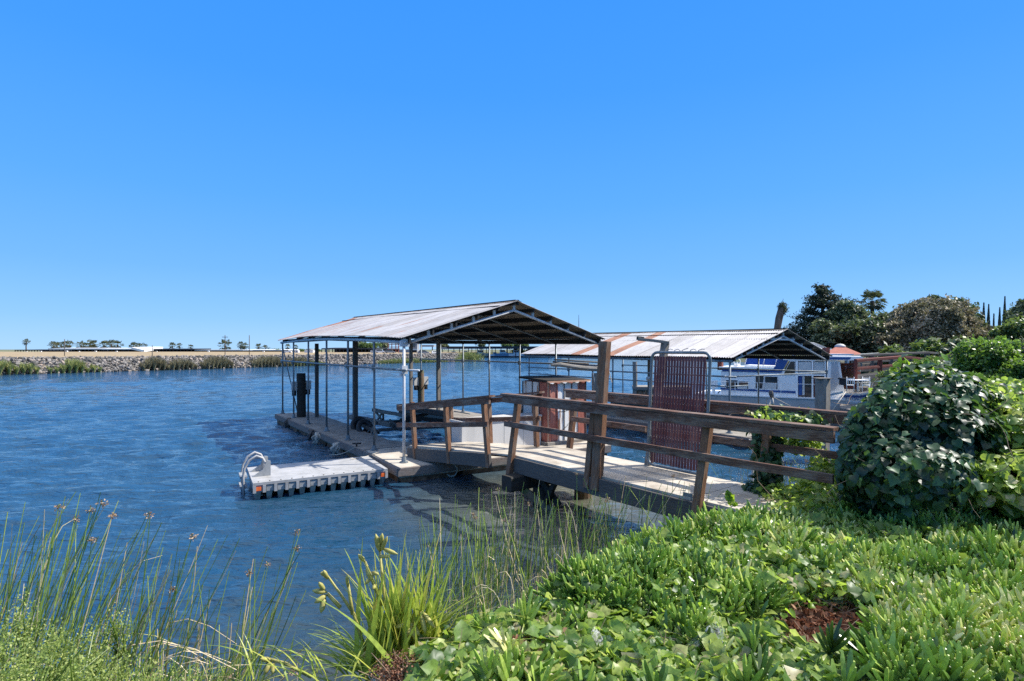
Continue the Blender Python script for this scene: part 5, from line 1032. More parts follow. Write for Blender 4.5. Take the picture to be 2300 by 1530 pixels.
sg = thing('flat_roof_shed', 'flat grey roofed shed right of the grey boathouse', 'shed', Q(960, 790, 170)); px_box(sg, 'roof', 944, 974, 775, 779, 170, 5, 'fargrey'); px_box(sg, 'post', 946, 948, 779, 792, 170.4, .3, 'farroof'); px_box(sg, 'post', 970, 972, 779, 792, 170.4, .3, 'farroof')
# marina over the water
mr_ = thing('covered_marina', 'long dark roofed covered marina standing over the water', 'marina', Q(1100, 800, 176)); mb0 = mr_.location
px_box(mr_, 'roof', 1003, 1240, 778.2, 783.6, 176, 14, 'farroof'); px_box(mr_, 'roof', 990, 1045, 780, 784, 186, 10, 'fargrey'); px_box(mr_, 'float_deck', 1003, 1262, 800, 803, 177, 12, 'farroof')
for k in range(24): px = 1006 + k * 10.6 + (k * 7 % 5); px_box(mr_, 'piling', px, px + 1.5, 783, 802, 176.5 + (k * 5 % 7), .3, 'farroof')
for i, (px, L_, hm) in enumerate([(1020, 4, 'fargrey'), (1046, 4.5, 'farwhite'), (1080, 5.2, 'fargrey'), (1112, 3.4, 'farwhite'), (1130, 5.5, 'stripe'), (1160, 5, 'farwhite'), (1196, 4.2, 'stripe'), (1222, 4, 'farwhite')]):
    motor_boat('small cabin boat berthed under the dark marina roof, %s from the left' % ordn(i), px, 800, 178, L_, hm)
tall = thing('power_pole', 'thin power pole rising behind the dark marina roof', 'utility pole', Q(1069, 790, 200)); pipe(tall, 'pole', [(0, 0, -1), (0, 0, Q(1069, 770, 200).z - tall.location.z)], .1, M['farroof'], 5); px_box(tall, 'crossarm', 1066, 1072, 773, 774, 200, .1, 'farroof')

# ------------------------------------------------------------------ trees
def sph(K): d = randdir(K); return d
def tree(name, label, base, lobes, leafm, n, size, trunk_r=.25, group=None, wind=(0, 0, 0), quad=True, hollow=.55, limbs=True, cat='tree'):
    """lobes: (x, y, z, rx, ry, rz) in world; leaves fill the shells of the lobes"""
    root = thing(name, label, cat, base, 0, group); base = Vector(base)
    if n > 1200:
        ex = []
        for l in lobes:
            for k in range(5): dd = randdir(1)[0]; dd[2] = abs(dd[2]) * (1 if k < 3 else -1); q_ = rng.uniform(.28, .5); ex.append((l[0] + dd[0] * l[3] * .92, l[1] + dd[1] * l[4] * .92, l[2] + dd[2] * l[5] * .92, l[3] * q_, l[4] * q_, l[5] * q_))
        lobes = [tuple([l[0], l[1], l[2], l[3] * .92, l[4] * .92, l[5] * .9]) for l in lobes] + ex
    L = np.array(lobes, float); vol = (L[:, 3] * L[:, 5]) ** 1.0; pick = rng.choice(len(L), n, p=vol / vol.sum())
    d = randdir(n); rad = 1 - (1 - hollow) * rng.random(n) ** 1.6; bumpy = 1 + .22 * np.sin(d[:, 0] * 5 + pick) * np.sin(d[:, 2] * 6 + pick * 2) + .12 * rng.normal(size=n)
    p = L[pick, :3] + d * L[pick, 3:6] * (rad * bumpy)[:, None]
    # thin holes
    hole = vnoise(p[:, 0] * 1.1 / size * .25, (p[:, 2] * 1.3 + p[:, 1] * .4) / size * .25, 9) > -.28; p = p[hole]; d = d[hole]
    nrm = d + rng.normal(size=p.shape) * .9 + np.array([0, 0, .35]); tip = rng.normal(size=p.shape) + np.array(wind) * 2
    cl = .5 + .45 * np.sin(L[pick][hole][:, 0] * 3.1 + L[pick][hole][:, 2] * 5.7); rnd = np.clip(rng.random(len(p)) * .7 + cl * .35 - .05, 0, 1)
    scatter('crown', CLUMP if quad else QUADLEAF, p - np.array(base), basis(nrm, tip), rng.uniform(.6, 1.3, len(p)) * size, leafm, rnd, root)
    t = MB(); main = L[np.argmax(L[:, 2] * .3 + L[:, 3])]; tops = L[:, 2].mean()
    hub = Vector((L[:, 0].mean(), L[:, 1].mean(), base.z + (tops - base.z) * .55)) - base
    t.tube([(0, 0, -.4), tuple(hub * .5 + Vector((.05, 0, 0))), tuple(hub)], [trunk_r, trunk_r * .8, trunk_r * .6], 8)
    if limbs:
        for l in L[:9]: e = Vector(l[:3]) - base; t.tube([tuple(hub * .8), tuple(hub.lerp(e, .5) + Vector((0, 0, .1))), tuple(e)], [trunk_r * .5, trunk_r * .3, trunk_r * .12], 5)
    t.build('trunk', M['trunk'], root); return root
def lobe(px, py, d, rpx, rpz, dep=1.0): c = Q(px, py, d); return (c.x, c.y, c.z, rpx * d / F, rpx * d / F * dep, rpz * d / F)
g0 = lambda px, d: (Q(px, 800, d).x, d, 1.1)
# big dark conifer: ragged horizontal limbs
def conifer(label, px, d, tiers, seed):
    r = np.random.default_rng(seed); root = thing('conifer_tree', label, 'tree', g0(px, d)); b0 = np.array(root.location); t = MB(); zt_ = Q(px, 640, d).z - 1.1
    t.tube([(0, 0, -.3), (.1, 0, zt_ * .5), (0, 0, zt_ * .97)], [.34, .2, .04], 8); PP = []
    for (py, xl, xr, n) in tiers:
        z = Q(px, py, d).z - 1.1
        for k in range(n):
            for sgn, ex in ((-1, xl), (1, xr)):
                reach = ex * d / F * r.uniform(.55, 1.04); a = r.uniform(-1.1, 1.1); dirv = np.array([sgn * math.cos(a), math.sin(a), 0]); e = dirv * reach + np.array([0, 0, z + reach * r.uniform(-.02, .25)]); s_ = np.array([0, 0, z - .3])
                if k % 2 == 0: t.tube([tuple(s_), tuple((s_ + e) / 2 + np.array([0, 0, .0])), tuple(e)], [.07, .05, .015], 4)
                m_ = int(15 + 22 * reach); tt = r.random(m_) ** .55; q = s_[None] * (1 - tt[:, None]) + e[None] * tt[:, None]; wid = (.12 + .34 * reach * .4 * np.sin(tt * 2.6)); q += r.normal(size=(m_, 3)) * np.stack([wid, wid, wid * .36], 1); PP.append(q)
    PP = np.concatenate(PP); K = len(PP); nrm = np.tile([0, 0, 1.], (K, 1)) + r.normal(size=(K, 3)) * .5; tip = np.stack([np.sign(PP[:, 0]) * 1.0 + .3, r.normal(size=K) * .7, np.full(K, .25)], 1)
    scatter('crown', CLUMP, PP, basis(nrm, tip), r.uniform(.13, .26, K), M['conifer'], r.random(K), root); t.build('trunk', M['trunk'], root); return root
conifer('tall dark ragged conifer, the highest tree in view', 1846, 46, [(644, 12, 14, 3), (655, 20, 26, 4), (668, 30, 40, 5), (683, 38, 62, 6), (700, 44, 50, 6), (716, 56, 36, 6), (730, 58, 40, 6), (745, 72, 44, 7), (760, 70, 40, 7), (775, 66, 40, 6)], 4)
# windblown palm and bare palm stump
pm_ = fan_palm('windblown_palm', 'windblown fan palm standing above the dark trees', (Q(1959, 700, 50).x, 50, 1.2), Q(1962, 676, 50).z - 1.2, 34 * 50 / F, 77, nf=52)
pm_.children[0]
dp = thing('palm_stump', 'bare leaning palm trunk without fronds behind the farther carport roof', 'palm tree', (Q(1742, 800, 42).x, 42, .9)); b0 = Vector(dp.location); q = MB(); q.tube([Vector((0, 0, 0)), Q(1745, 745, 42) - b0, Q(1750, 715, 42) - b0, Q(1756, 692, 42) - b0], [.27, .24, .27, .25], 9); q.build('trunk', M['trunk'], dp)
K = 700; cc = np.array(Q(1758, 694, 42)) - np.array(b0); pp_ = cc + rng.normal(size=(K, 3)) * np.array([.13, .13, .2]); scatter('stubby_crown', CLUMP, pp_, basis(randdir(K), randdir(K)), rng.uniform(.07, .14, K), M['palm'], rng.random(K) * .6, dp)
tree('evergreen_tree', 'dark rounded evergreen in front of the conifer with a sunlit top', g0(1905, 44), [lobe(1900, 712, 44, 34, 26), lobe(1925, 738, 43, 42, 34), lobe(1870, 742, 42, 36, 26), lobe(1900, 765, 41, 50, 28), lobe(1955, 728, 44, 34, 28), lobe(1850, 768, 42, 30, 20)], M['oak'], 15000, .3, .3)
tree('leafy_tree', 'bright green treetop caught by the sun beside the conifer', g0(1912, 47), [lobe(1908, 697, 47, 20, 13), lobe(1922, 708, 47, 18, 13), lobe(1893, 712, 46, 18, 12)], M['midgreen'], 2600, .26, .2)
tree('evergreen_tree', 'dark dense evergreen under the windblown palm', g0(1975, 42), [lobe(1970, 730, 42, 34, 22), lobe(2005, 724, 42, 30, 20), lobe(1985, 755, 41, 44, 36), lobe(1950, 765, 40, 34, 30), lobe(2000, 780, 39, 30, 22)], M['oak'], 12000, .3, .3)
tree('windswept_tree', 'brown green windswept tree beside the dark evergreens', g0(2040, 38), [lobe(2040, 730, 38, 36, 34), lobe(2065, 700, 38, 34, 24), lobe(2015, 765, 37, 36, 30), lobe(2060, 765, 37, 42, 34), lobe(2035, 792, 36, 40, 16)], M['olive'], 15000, .24, .25, wind=(1, 0, .6))
tree('windswept_tree', 'sparse feathery treetop leaning right against the sky', g0(2075, 41), [lobe(2060, 692, 41, 22, 12), lobe(2082, 680, 41, 20, 9), lobe(2096, 668, 41, 9, 5), lobe(2045, 702, 41, 16, 10)], M['oak'], 1500, .2, .12, wind=(1, 0, .8), hollow=.2)
tree('windswept_tree', 'large tan brown windswept tree, widest of the right hand trees', g0(2120, 36), [lobe(2130, 700, 36, 40, 26), lobe(2110, 730, 35, 44, 34), lobe(2150, 735, 36, 40, 36), lobe(2095, 770, 35, 34, 30), lobe(2160, 770, 35, 46, 28), lobe(2120, 684, 37, 18, 10)], M['olive'], 17000, .24, .25, wind=(1, 0, .6))
tree('evergreen_tree', 'dark green rounded tree behind the tan brown windswept tree', g0(2170, 42), [lobe(2160, 688, 42, 26, 14), lobe(2172, 700, 42, 16, 16), lobe(2185, 730, 41, 20, 20), lobe(2140, 690, 43, 20, 14)], M['oak'], 7000, .28, .25)
tree('windswept_tree', 'dusty brown low tree below the cypress spires', g0(2225, 36), [lobe(2212, 762, 36, 30, 20), lobe(2248, 765, 36, 28, 18), lobe(2190, 770, 35, 26, 22), lobe(2240, 778, 35, 40, 20)], M['olive'], 10000, .24, .2, wind=(1, 0, .6))
tree('evergreen_tree', 'dark tree at the right edge beside the tallest cypress', g0(2290, 38), [lobe(2288, 712, 38, 16, 14), lobe(2300, 695, 38, 20, 14), lobe(2298, 735, 37, 34, 30), lobe(2270, 740, 37, 20, 20), lobe(2310, 770, 36, 40, 34)], M['oak'], 8000, .28, .25)
tree('leafy_tree', 'olive green lower tree at the right edge', g0(2275, 30), [lobe(2270, 752, 30, 26, 24), lobe(2295, 745, 30, 26, 26)], M['midgreen'], 4000, .22, .2)
for i, (px, top, wpx, lb) in enumerate([(2207, 680, 16, 'leftmost narrow cypress spire on the skyline'), (2218, 684, 15, 'second narrow cypress spire from the left'), (2230, 705, 9, 'smallest cypress tip between the taller spires'), (2243, 691, 14, 'cypress spire just left of the tallest'), (2254, 666, 15, 'tallest thin cypress spire on the skyline')]):
    d = 48; a = Q(px, 760, d); tp = Q(px, top, d); rt = thing('cypress_tree', lb, 'tree', (a.x, d, 1.1), 0, 'cypress spires'); h = tp.z - 1.1; w = wpx * d / F
    K = 2600; t_ = rng.random(K) ** .9; ang = rng.uniform(0, 6.283, K); rad = w * .5 * (1 - t_) ** .75 * rng.uniform(.75, 1.1, K)
    lean = .02 * t_ * h; pp_ = np.stack([np.cos(ang) * rad + lean, np.sin(ang) * rad, t_ * h], 1); nrm = np.stack([np.cos(ang), np.sin(ang), np.full(K, .3)], 1)
    scatter('crown', QUADLEAF, pp_, basis(nrm, np.tile([0, 0, 1.], (K, 1)) + rng.normal(size=(K, 3)) * .2), rng.uniform(.08, .16, K), M['conifer'], rng.random(K), rt); q = MB(); q.tube([(0, 0, -.2), (0, 0, h * .7)], [.06, .02], 6); q.build('trunk', M['trunk'], rt)
# shrub with glossy leaves at the right and hedges behind the gangways
tree('large_shrub', 'big glossy green shrub at the right behind the ivy', (Q(2225, 860, 11).x, 11, 1.2), [lobe(2215, 805, 11.2, 52, 40), lobe(2190, 840, 11, 42, 40), lobe(2250, 830, 11, 50, 46), lobe(2230, 870, 10.6, 62, 36), lobe(2285, 850, 10.5, 40, 40), lobe(2180, 868, 10.4, 40, 26), lobe(2200, 790, 11.5, 30, 22), lobe(2238, 785, 11.5, 26, 20)], M['shrub'], 12500, .085, .06, cat='shrub', hollow=.65)
for i, (px, py, d, rx, rz_, m_, lb) in enumerate([(2096, 822, 17, 36, 16, 'midgreen', 'low green bush below the gangway peak'), (2100, 792, 30, 28, 16, 'midgreen', 'light green bush growing behind the gangway rails'), (2160, 795, 24, 26, 18, 'oak', 'dark bush left of the big glossy shrub'), (2005, 800, 34, 14, 12, 'midgreen', 'yellow green bush at the foot of the windswept trees'), (2300, 800, 20, 34, 40, 'oak', 'dark bush at the right edge behind the glossy shrub'), (2040, 842, 15, 50, 12, 'midgreen', 'low leafy bush in front of the red brown gangway')]):
    tree('bush', lb, (Q(px, 820, d).x, d, 1.0), [lobe(px, py, d, rx, rz_), lobe(px + rx * .5, py + 6, d, rx * .7, rz_ * .8), lobe(px - rx * .5, py + 6, d, rx * .7, rz_ * .8)], M[m_], 2600, .012 * d if d > 20 else .1, .04, 'bushes along the far bank', cat='bush')
lawn = MB(); a = Q(2125, 822, 34); lawn.add([(21.5, 29, 1.3), (60, 29, 1.4), (60, 56, 1.6), (33, 56, 1.4)], [(0, 1, 2, 3)]); tag(lawn.build('lawn', pm('mown_lawn', [(.3, (.12, .2, .04)), (.7, (.2, .3, .07))], 3, .9)), 'bright mown lawn beyond the gangways', kind='structure')
# trees at the far shore behind the near carport
for i, (px, py, d, rx, rz_, m_, lb) in enumerate([(808, 775, 200, 10, 7, 'oak', 'distant dark tree above the dark carport roof'), (822, 778, 195, 14, 8, 'midgreen', 'distant green tree right of the dark one'), (845, 779, 198, 14, 8, 'midgreen', 'distant green tree beside the sagging shed'), (862, 775, 205, 8, 6, 'oak', 'distant tree just left of the steel hoist'), (994, 776, 205, 10, 5, 'oak', 'distant tree above the grey flat roof'), (1140, 775, 210, 11, 5, 'midgreen', 'distant leafy tree behind the middle of the marina roof'), (1170, 774, 212, 14, 6, 'midgreen', 'distant leafy tree right of the marina middle'), (1165, 790, 190, 13, 10, 'midgreen', 'green willow hanging over the right end of the marina'), (1192, 791, 188, 10, 7, 'farreed', 'yellow green bush beyond the marina pilings'), (1222, 788, 188, 14, 8, 'midgreen', 'green bush at the right end of the marina'), (1082, 776, 210, 6, 4, 'oak', 'small distant tree behind the marina roof left of the leafy pair')]):
    tree('distant_tree', lb, (Q(px, 790, d).x, d, 1.3), [lobe(px, py, d, rx, rz_), lobe(px + rx * .5, py + 2, d, rx * .6, rz_ * .8), lobe(px - rx * .5, py + 2, d, rx * .6, rz_ * .8)], M[m_], 900, .65, .2, 'trees on the far shore')
for i in range(14):
    px = [676, 695, 712, 616, 628, 1250, 1290, 1345, 1400, 1450, 1500, 1560, 1600, 1640][i]; d = 250 + 10 * (i % 4)
    if px > 1240: d = 900
    tree('distant_bush', 'low distant bush on the horizon, %s counting from the left' % ordn(i), (Q(px, 788, d).x, d, 1.3), [lobe(px, 787 if px < 1240 else 785, d, 8 if px < 1240 else 26, 3)], M['oak' if i % 2 else 'midgreen'], 220, .5 if px < 1240 else 3, .2, 'distant bushes on the horizon') if px < 1240 else None
# reeds along the levee foot
def reedbed(label, segs, n, hgt, mat, offr=(-.7, .6)):
    B = []; T_ = []
    pxs = (dens[:, 0] / dens[:, 1]) * F + CX
    for (x0, x1, hh) in segs:
        idx = np.where((pxs > x0) & (pxs < x1))[0]
        if not len(idx): continue
        k = int(n * (x1 - x0) / sum(s[1] - s[0] for s in segs)); ii = rng.choice(idx, k); o_ = rng.uniform(*offr, k) ; cen = 1 - np.abs((pxs[ii] - (x0 + x1) / 2) / ((x1 - x0) / 2)) ** 2.5
        b_ = np.stack([dens[ii, 0] + n2_[ii, 0] * o_, dens[ii, 1] + n2_[ii, 1] * o_, np.maximum(0, o_ * .4) - .05], 1); hgt_ = hgt * hh * rng.uniform(.5, 1.1, k) * (.45 + .55 * cen)
        B.append(b_); T_.append(b_ + np.stack([hgt_ * rng.normal(.18, .16, k), hgt_ * rng.normal(0, .1, k), hgt_], 1))
    B = np.concatenate(B); T_ = np.concatenate(T_); return tag(blades('reed_bed', B, T_, .022, mat, seg=3, kind3=True), label, kind='stuff')
reedbed('bright green reeds at the levee waterline', [(-60, 40, 1.0), (30, 85, .8), (100, 135, .5), (135, 190, 1.1), (190, 225, .6)], 5200, 1.35, M['farreed'])
reedbed('brown reeds along the middle of the levee', [(315, 372, 1.1), (372, 438, .9), (452, 520, 1.15), (560, 640, 1.1), (636, 700, .95)], 6500, 1.45, M['farreed_b'])
reedbed('low mixed reeds at the levee point', [(838, 1000, .55), (640, 730, .5), (1020, 1048, .9)], 3500, 1.7, M['farreed'], (-.8, .4))
c = Vector((-9.4, 121, 0)); K = 900; b_ = np.array(c) + np.stack([rng.normal(size=K) * 1.0, rng.normal(size=K) * .8, np.zeros(K)], 1); gt_ = thing('reed_tussock', 'big round green reed tussock at the tip of the levee', 'reeds', (c.x, c.y, 0))
o = blades('leaf_blades', b_ - np.array(c), b_ - np.array(c) + np.stack([rng.normal(size=K) * .8, rng.normal(size=K) * .6, rng.uniform(1.0, 2.1, K)], 1), .035, M['farreed'], seg=3, parent=gt_)
# ------------------------------------------------------------------ foreground planting
def land_arr(x, y): return land_h(np.asarray(x), np.asarray(y))
def view_sample(K, px0, px1, py0, py1, z=.85):
    px = rng.uniform(px0, px1, K); py = rng.uniform(py0, py1, K); d = F * (H - z) / (py - HY); return (px - CX) / F * d, d
# --- ice plant carpet
def ice_field():
    X, Y = [], []
    x, y = view_sample(11800, 960, 2960, 1130, 1640); keep = rng.random(len(x)) < np.clip((y / 3.0), .35, 1) ; x = x[keep]; y = y[keep]
    z = land_arr(x, y); sd_ = shore_d(x, y)
    px = x / y * F + CX; py = HY + (H - z) / y * F
    # ivy patch along the bottom middle, bare brown patch
    ivyp = (py > 1395 + .05 * (px - 1100)) & (px < 1990) & (px > 900); ivyp &= ~((px > 1490) & (px < 1580) & (py > 1400) & (py < 1500))
    bare = ((px - 1850) / 135) ** 2 + ((py - 1450) / 85) ** 2 < 1
    on_deck = (px > 1150) & (px < 1830) & (py < 1195 - .12 * (1740 - px))
    ok = (sd_ > .05) & (z > .1) & ~bare & ~on_deck & (rng.random(len(x)) > .97 * ivyp) & (px > 1060 + .55 * np.clip(1560 - py, 0, 400) * .0)
    ok &= (px > 985 + (1480 - py) * .1); return x[ok], y[ok], z[ok]
x, y, z = ice_field(); K = len(x); hump = .05 + .11 * vnoise(x * 2.6, y * 2.6, 31) + .05 * rng.random(K)
pos = np.stack([x, y, z + hump], 1); nrm = np.stack([rng.normal(size=K) * .3, rng.normal(size=K) * .3, np.full(K, .6)], 1); up = nrm / np.linalg.norm(nrm, axis=1, keepdims=True); R = basis(np.cross(up, randdir(K)), up); R = np.stack([R[:, :, 0], R[:, :, 2], R[:, :, 1]], 2)
tag(scatter('ice_plant', ICE, pos, R, rng.uniform(.12, .22, K), M['ice'], np.clip(rng.random(K) * .75 + .2 * vnoise(x * 1.5, y * 1.5, 41) + .12, 0, 1)), 'succulent ice plant carpet covering the bank', kind='stuff')
# pink flower heads on the ice plant
for i, (px, py, lb) in enumerate([(1666, 1302, 'small pink ice plant bud left of the others'), (1830, 1262, 'pale yellow ice plant flower in the middle'), (1887, 1272, 'small pink ice plant bud beside a yellow flower'), (2167, 1187, 'pale yellow ice plant flower farthest up the bank'), (2248, 1243, 'yellow ice plant flower toward the right edge'), (1905, 1270, 'yellow flower touching the pink bud')]):
    c = P(px, py, 1.06); rt = thing('ice_plant_flower', lb, 'flower', c, 0, 'ice plant flowers'); q = MB(); col = 'pod' if 'yellow' in lb else 'pinkpetal'
    if 'pinkpetal' not in M: M['pinkpetal'] = pm('pink_petal', [(.3, (.5, .2, .2)), (.7, (.75, .5, .48))], 9, .6, bd=0); M['yellowpetal'] = pm('yellow_petal', [(.3, (.6, .5, .16)), (.7, (.75, .68, .4))], 9, .6, bd=0)
    for k in range(14): a = k * .449; q.add([(0, 0, 0), (math.cos(a - .12) * .02, math.sin(a - .12) * .02, .018), (math.cos(a) * .034, math.sin(a) * .034, .035), (math.cos(a + .12) * .02, math.sin(a + .12) * .02, .018)], [(0, 1, 2, 3)])
    q.build('petals', M['yellowpetal'] if 'yellow' in lb else M['pinkpetal'], rt); q = MB(); q.tube([(0, 0, -.06), (0, 0, 0), (0, 0, .012)], [.008, .014, .012], 7); q.build('calyx', M['twig'], rt)
# --- ivy leaves over the ground
def ivy_patch(name, label, pos, nrm, size, mat, tipbias=(0, 0, -.6), rnd=None, kind='stuff', parent=None, base=(0, 0, 0)):
    K = len(pos); tip = rng.normal(size=(K, 3)) * .7 + np.array(tipbias); o = scatter(name, IVY, pos, basis(nrm, tip), size, mat, rnd, parent, base, smooth=True)
    if label: tag(o, label, kind=kind)
    return o
x, y = view_sample(35000, 930, 2900, 1180, 1640); z = land_arr(x, y); px = x / y * F + CX; py = HY + (H - z) / y * F; sd_ = shore_d(x, y)
inp = (py > 1395 + .05 * (px - 1100)) & (px < 2050); bare = ((px - 1850) / 120) ** 2 + ((py - 1445) / 70) ** 2 < .8
ok = (sd_ > .0) & ~bare & (rng.random(len(x)) < np.where(inp, .85, .2)) & ~((px < 1830) & (py < 1215)); x, y, z = x[ok], y[ok], z[ok]; K = len(x); inp = inp[ok]
nrm = np.stack([rng.normal(size=K) * .5, rng.normal(size=K) * .5 - .25, np.full(K, .8)], 1)
sz = rng.uniform(.036, .088, K) * np.where(rng.random(K) < .15, 1.4, 1)
ivy_patch('ivy_ground_cover', 'ivy leaves creeping over the bank', np.stack([x, y, z + rng.uniform(.05, .17, K) + np.where(inp, 0, .1)], 1), nrm, sz, M['ivy'], (0, -.5, -.2))
# --- ivy mound on the railing
def trim(p):
    px = p[:, 0] / p[:, 1] * F + CX; py = HY + (H - p[:, 2]) / p[:, 1] * F
    return px > np.interp(py, [820, 860, 890, 920, 955, 1100, 1200], [2010, 1980, 1955, 1922, 1897, 1880, 1870])
def surf_lobes(lobes, K, shell=(.86, 1.08)):
    L = np.array(lobes, float); wts = L[:, 3] * L[:, 5]; pk = rng.choice(len(L), K, p=wts / wts.sum()); d = randdir(K); p = L[pk, :3] + d * L[pk, 3:6] * rng.uniform(*shell, K)[:, None]
    inside = np.zeros(K, bool)
    for j, l in enumerate(L): inside |= (np.sum(((p - l[:3]) / l[3:6]) ** 2, axis=1) < .68) & (pk != j)
    return p[~inside], d[~inside]
def vines(parent, base, starts, n, length, sd, mat='twig', r_=.003):
    q = MB()
    for i in range(n):
        p = Vector(starts[i % len(starts)]) - Vector(base); a = Vector(rng.normal(size=3)); a.z *= .6; a.normalize(); pts = [p]
        for k in range(6): a = (a + Vector(rng.normal(size=3)) * .35 + Vector((0, 0, -.05))).normalized(); pts.append(pts[-1] + a * length / 6 * rng.uniform(.7, 1.2))
        q.tube(pts, [r_] * 5 + [r_ * .6] * 2, 4)
    return tag(q.build('vine_stems', M[mat], parent), kind='stuff')
mb = Vector((4.05, 5.35, .9))
ml = [lobe(2015, 990, 5.35, 112, 98, .75), lobe(2105, 1000, 5.2, 108, 105, .8), lobe(1960, 1045, 5.2, 80, 90, .8), lobe(2050, 1065, 4.95, 130, 72, .8), lobe(2075, 905, 5.6, 100, 60, .8), lobe(2010, 925, 5.7, 60, 42, .8), lobe(1932, 985, 5.5, 42, 56, .8)]
mound = thing('ivy_mound', 'dense dark green ivy mound smothering the end of the pier railing', 'ivy bush', mb)
p, d = surf_lobes(ml, 11500, (.8, 1.05)); p = p + d * (.22 * vnoise(p[:, 0] * 3.2 + p[:, 1], p[:, 2] * 3.2, 77) + .05 * rng.normal(size=len(p)))[:, None]; ok = (p[:, 2] > .75) & trim(p); p, d = p[ok], d[ok]; K = len(p)
nn = d + np.array([0, 0, .25]) + rng.normal(size=(K, 3)) * .38
ivy_patch('leaves', None, p - np.array(mb), nn, rng.uniform(.045, .1, K), M['ivy_dark'], (0, 0, -1.4), rng.random(K) * .8, None, mound)
# near-black filler core, added inside the leaves so that no light leaks through
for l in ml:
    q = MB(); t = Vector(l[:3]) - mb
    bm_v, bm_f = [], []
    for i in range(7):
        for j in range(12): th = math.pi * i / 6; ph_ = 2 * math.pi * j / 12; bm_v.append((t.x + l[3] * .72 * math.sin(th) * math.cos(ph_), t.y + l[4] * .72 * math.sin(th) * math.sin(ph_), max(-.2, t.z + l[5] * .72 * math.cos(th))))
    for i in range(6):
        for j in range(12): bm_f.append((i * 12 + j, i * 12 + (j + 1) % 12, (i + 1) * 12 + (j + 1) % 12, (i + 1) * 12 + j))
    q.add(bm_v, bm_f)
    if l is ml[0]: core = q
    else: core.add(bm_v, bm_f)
[v for v in ()]; core.build('filler_core', pm('ivy_inner_shade', [(.3, (.01, .012, .006)), (.7, (.03, .03, .015))], 8, .9), mound)
vines(mound, mb, [Vector(l[:3]) + Vector((rng.normal() * .3, -.35, rng.normal() * .3)) for l in ml * 4], 18, .6, 3)
# sunlit leaves on the mound's crest and the hedge to its right
hb_ = Vector((6.0, 6.6, 1.0)); hedge = thing('ivy_hedge', 'sunlit yellow green ivy hedge sprawling along the right side', 'ivy hedge', hb_)
hl_ = [lobe(2190, 960, 5.9, 90, 70, 1), lobe(2270, 1000, 5.3, 90, 100, 1), lobe(2160, 905, 6.6, 90, 40, 1), lobe(2250, 915, 6.8, 90, 42, 1), lobe(2330, 950, 6.2, 90, 70, 1), lobe(2090, 870, 7.0, 90, 28, 1), lobe(2030, 872, 7.6, 50, 18, 1), lobe(2240, 1080, 4.9, 110, 60, 1), lobe(2330, 1090, 4.7, 90, 70, 1), lobe(1985, 905, 6.4, 36, 22, 1), lobe(2150, 1075, 4.95, 60, 42, 1), lobe(2300, 885, 8, 90, 32, 1), lobe(2480, 960, 5.6, 110, 90, 1), lobe(2620, 990, 5.2, 120, 110, 1), lobe(2500, 890, 7.5, 110, 50, 1), lobe(2700, 920, 6.5, 120, 80, 1)]
p, d = surf_lobes(hl_, 22000, (.62, 1.12)); ok = (p[:, 2] > .8) & trim(p); p, d = p[ok], d[ok]; K = len(p); nn = d * .5 + np.array([0, 0, .5]) + rng.normal(size=(K, 3)) * .6
ivy_patch('leaves', None, p - np.array(hb_), nn, rng.uniform(.045, .1, K), M['ivy'], (0, 0, -.5), np.clip(rng.random(K) * .75 + .25, 0, 1), None, hedge)
vines(hedge, hb_, [Vector(l[:3]) + Vector((rng.normal() * .3, rng.normal() * .3, l[5])) for l in hl_ * 5], 46, .5, 3)
# shoots with big pale backlit leaves standing above the hedge
sh_ = thing('ivy_shoots', 'tall shoots with large glowing yellow green leaves above the ivy mound', 'ivy shoots', (4.4, 5.6, 1.9)); sb = Vector((4.4, 5.6, 1.9)); PL = []; q = MB()
for (px, py, d, n) in [(2030, 812, 5.7, 14), (2110, 800, 5.9, 14), (2105, 830, 5.9, 8), (2000, 850, 5.6, 12), (2075, 850, 5.6, 14), (1975, 882, 5.6, 9), (2050, 830, 5.6, 12), (2020, 868, 5.5, 14), (2085, 820, 5.7, 10), (2150, 850, 5.9, 12), (2120, 870, 5.6, 14), (2060, 890, 5.3, 12), (2230, 880, 5.8, 12), (2270, 900, 5.6, 12), (2180, 920, 5.4, 12), (2000, 905, 5.2, 8), (2140, 880, 5.8, 12), (1990, 890, 5.4, 8), (2040, 880, 5.4, 12), (2190, 860, 6.2, 10), (1950, 930, 5.3, 8)]:
    t_ = Q(px, py, d); b_ = Q(px + rng.normal() * 20 - 10, py + 110, d + .05); q.tube([b_ - sb, (b_.lerp(t_, .5) - sb) + Vector((.03, 0, 0)), t_ - sb], [.006, .005, .003], 4)
    for k in range(n): u_ = rng.random(); PL.append(np.array(b_.lerp(t_, .3 + .7 * u_)) + rng.normal(size=3) * .045)
tag(q.build('stems', M['twig'], sh_), kind='stuff'); PL = np.array(PL); PL = PL[trim(PL)]; K = len(PL); nn = rng.normal(size=(K, 3)) * .5 + np.array([.2, -.75, .35])
M['ivy_glow'] = leafmat('young_ivy_leaf', [(.1, (.14, .26, .03)), (.6, (.26, .4, .04)), (1, (.38, .48, .06))], .55, .4, .4, (.6, .85, .05))
ivy_patch('leaves', None, PL - np.array(sb), nn, rng.uniform(.05, .105, K), M['ivy_glow'], (0, 0, .3), rng.random(K), None, sh_)
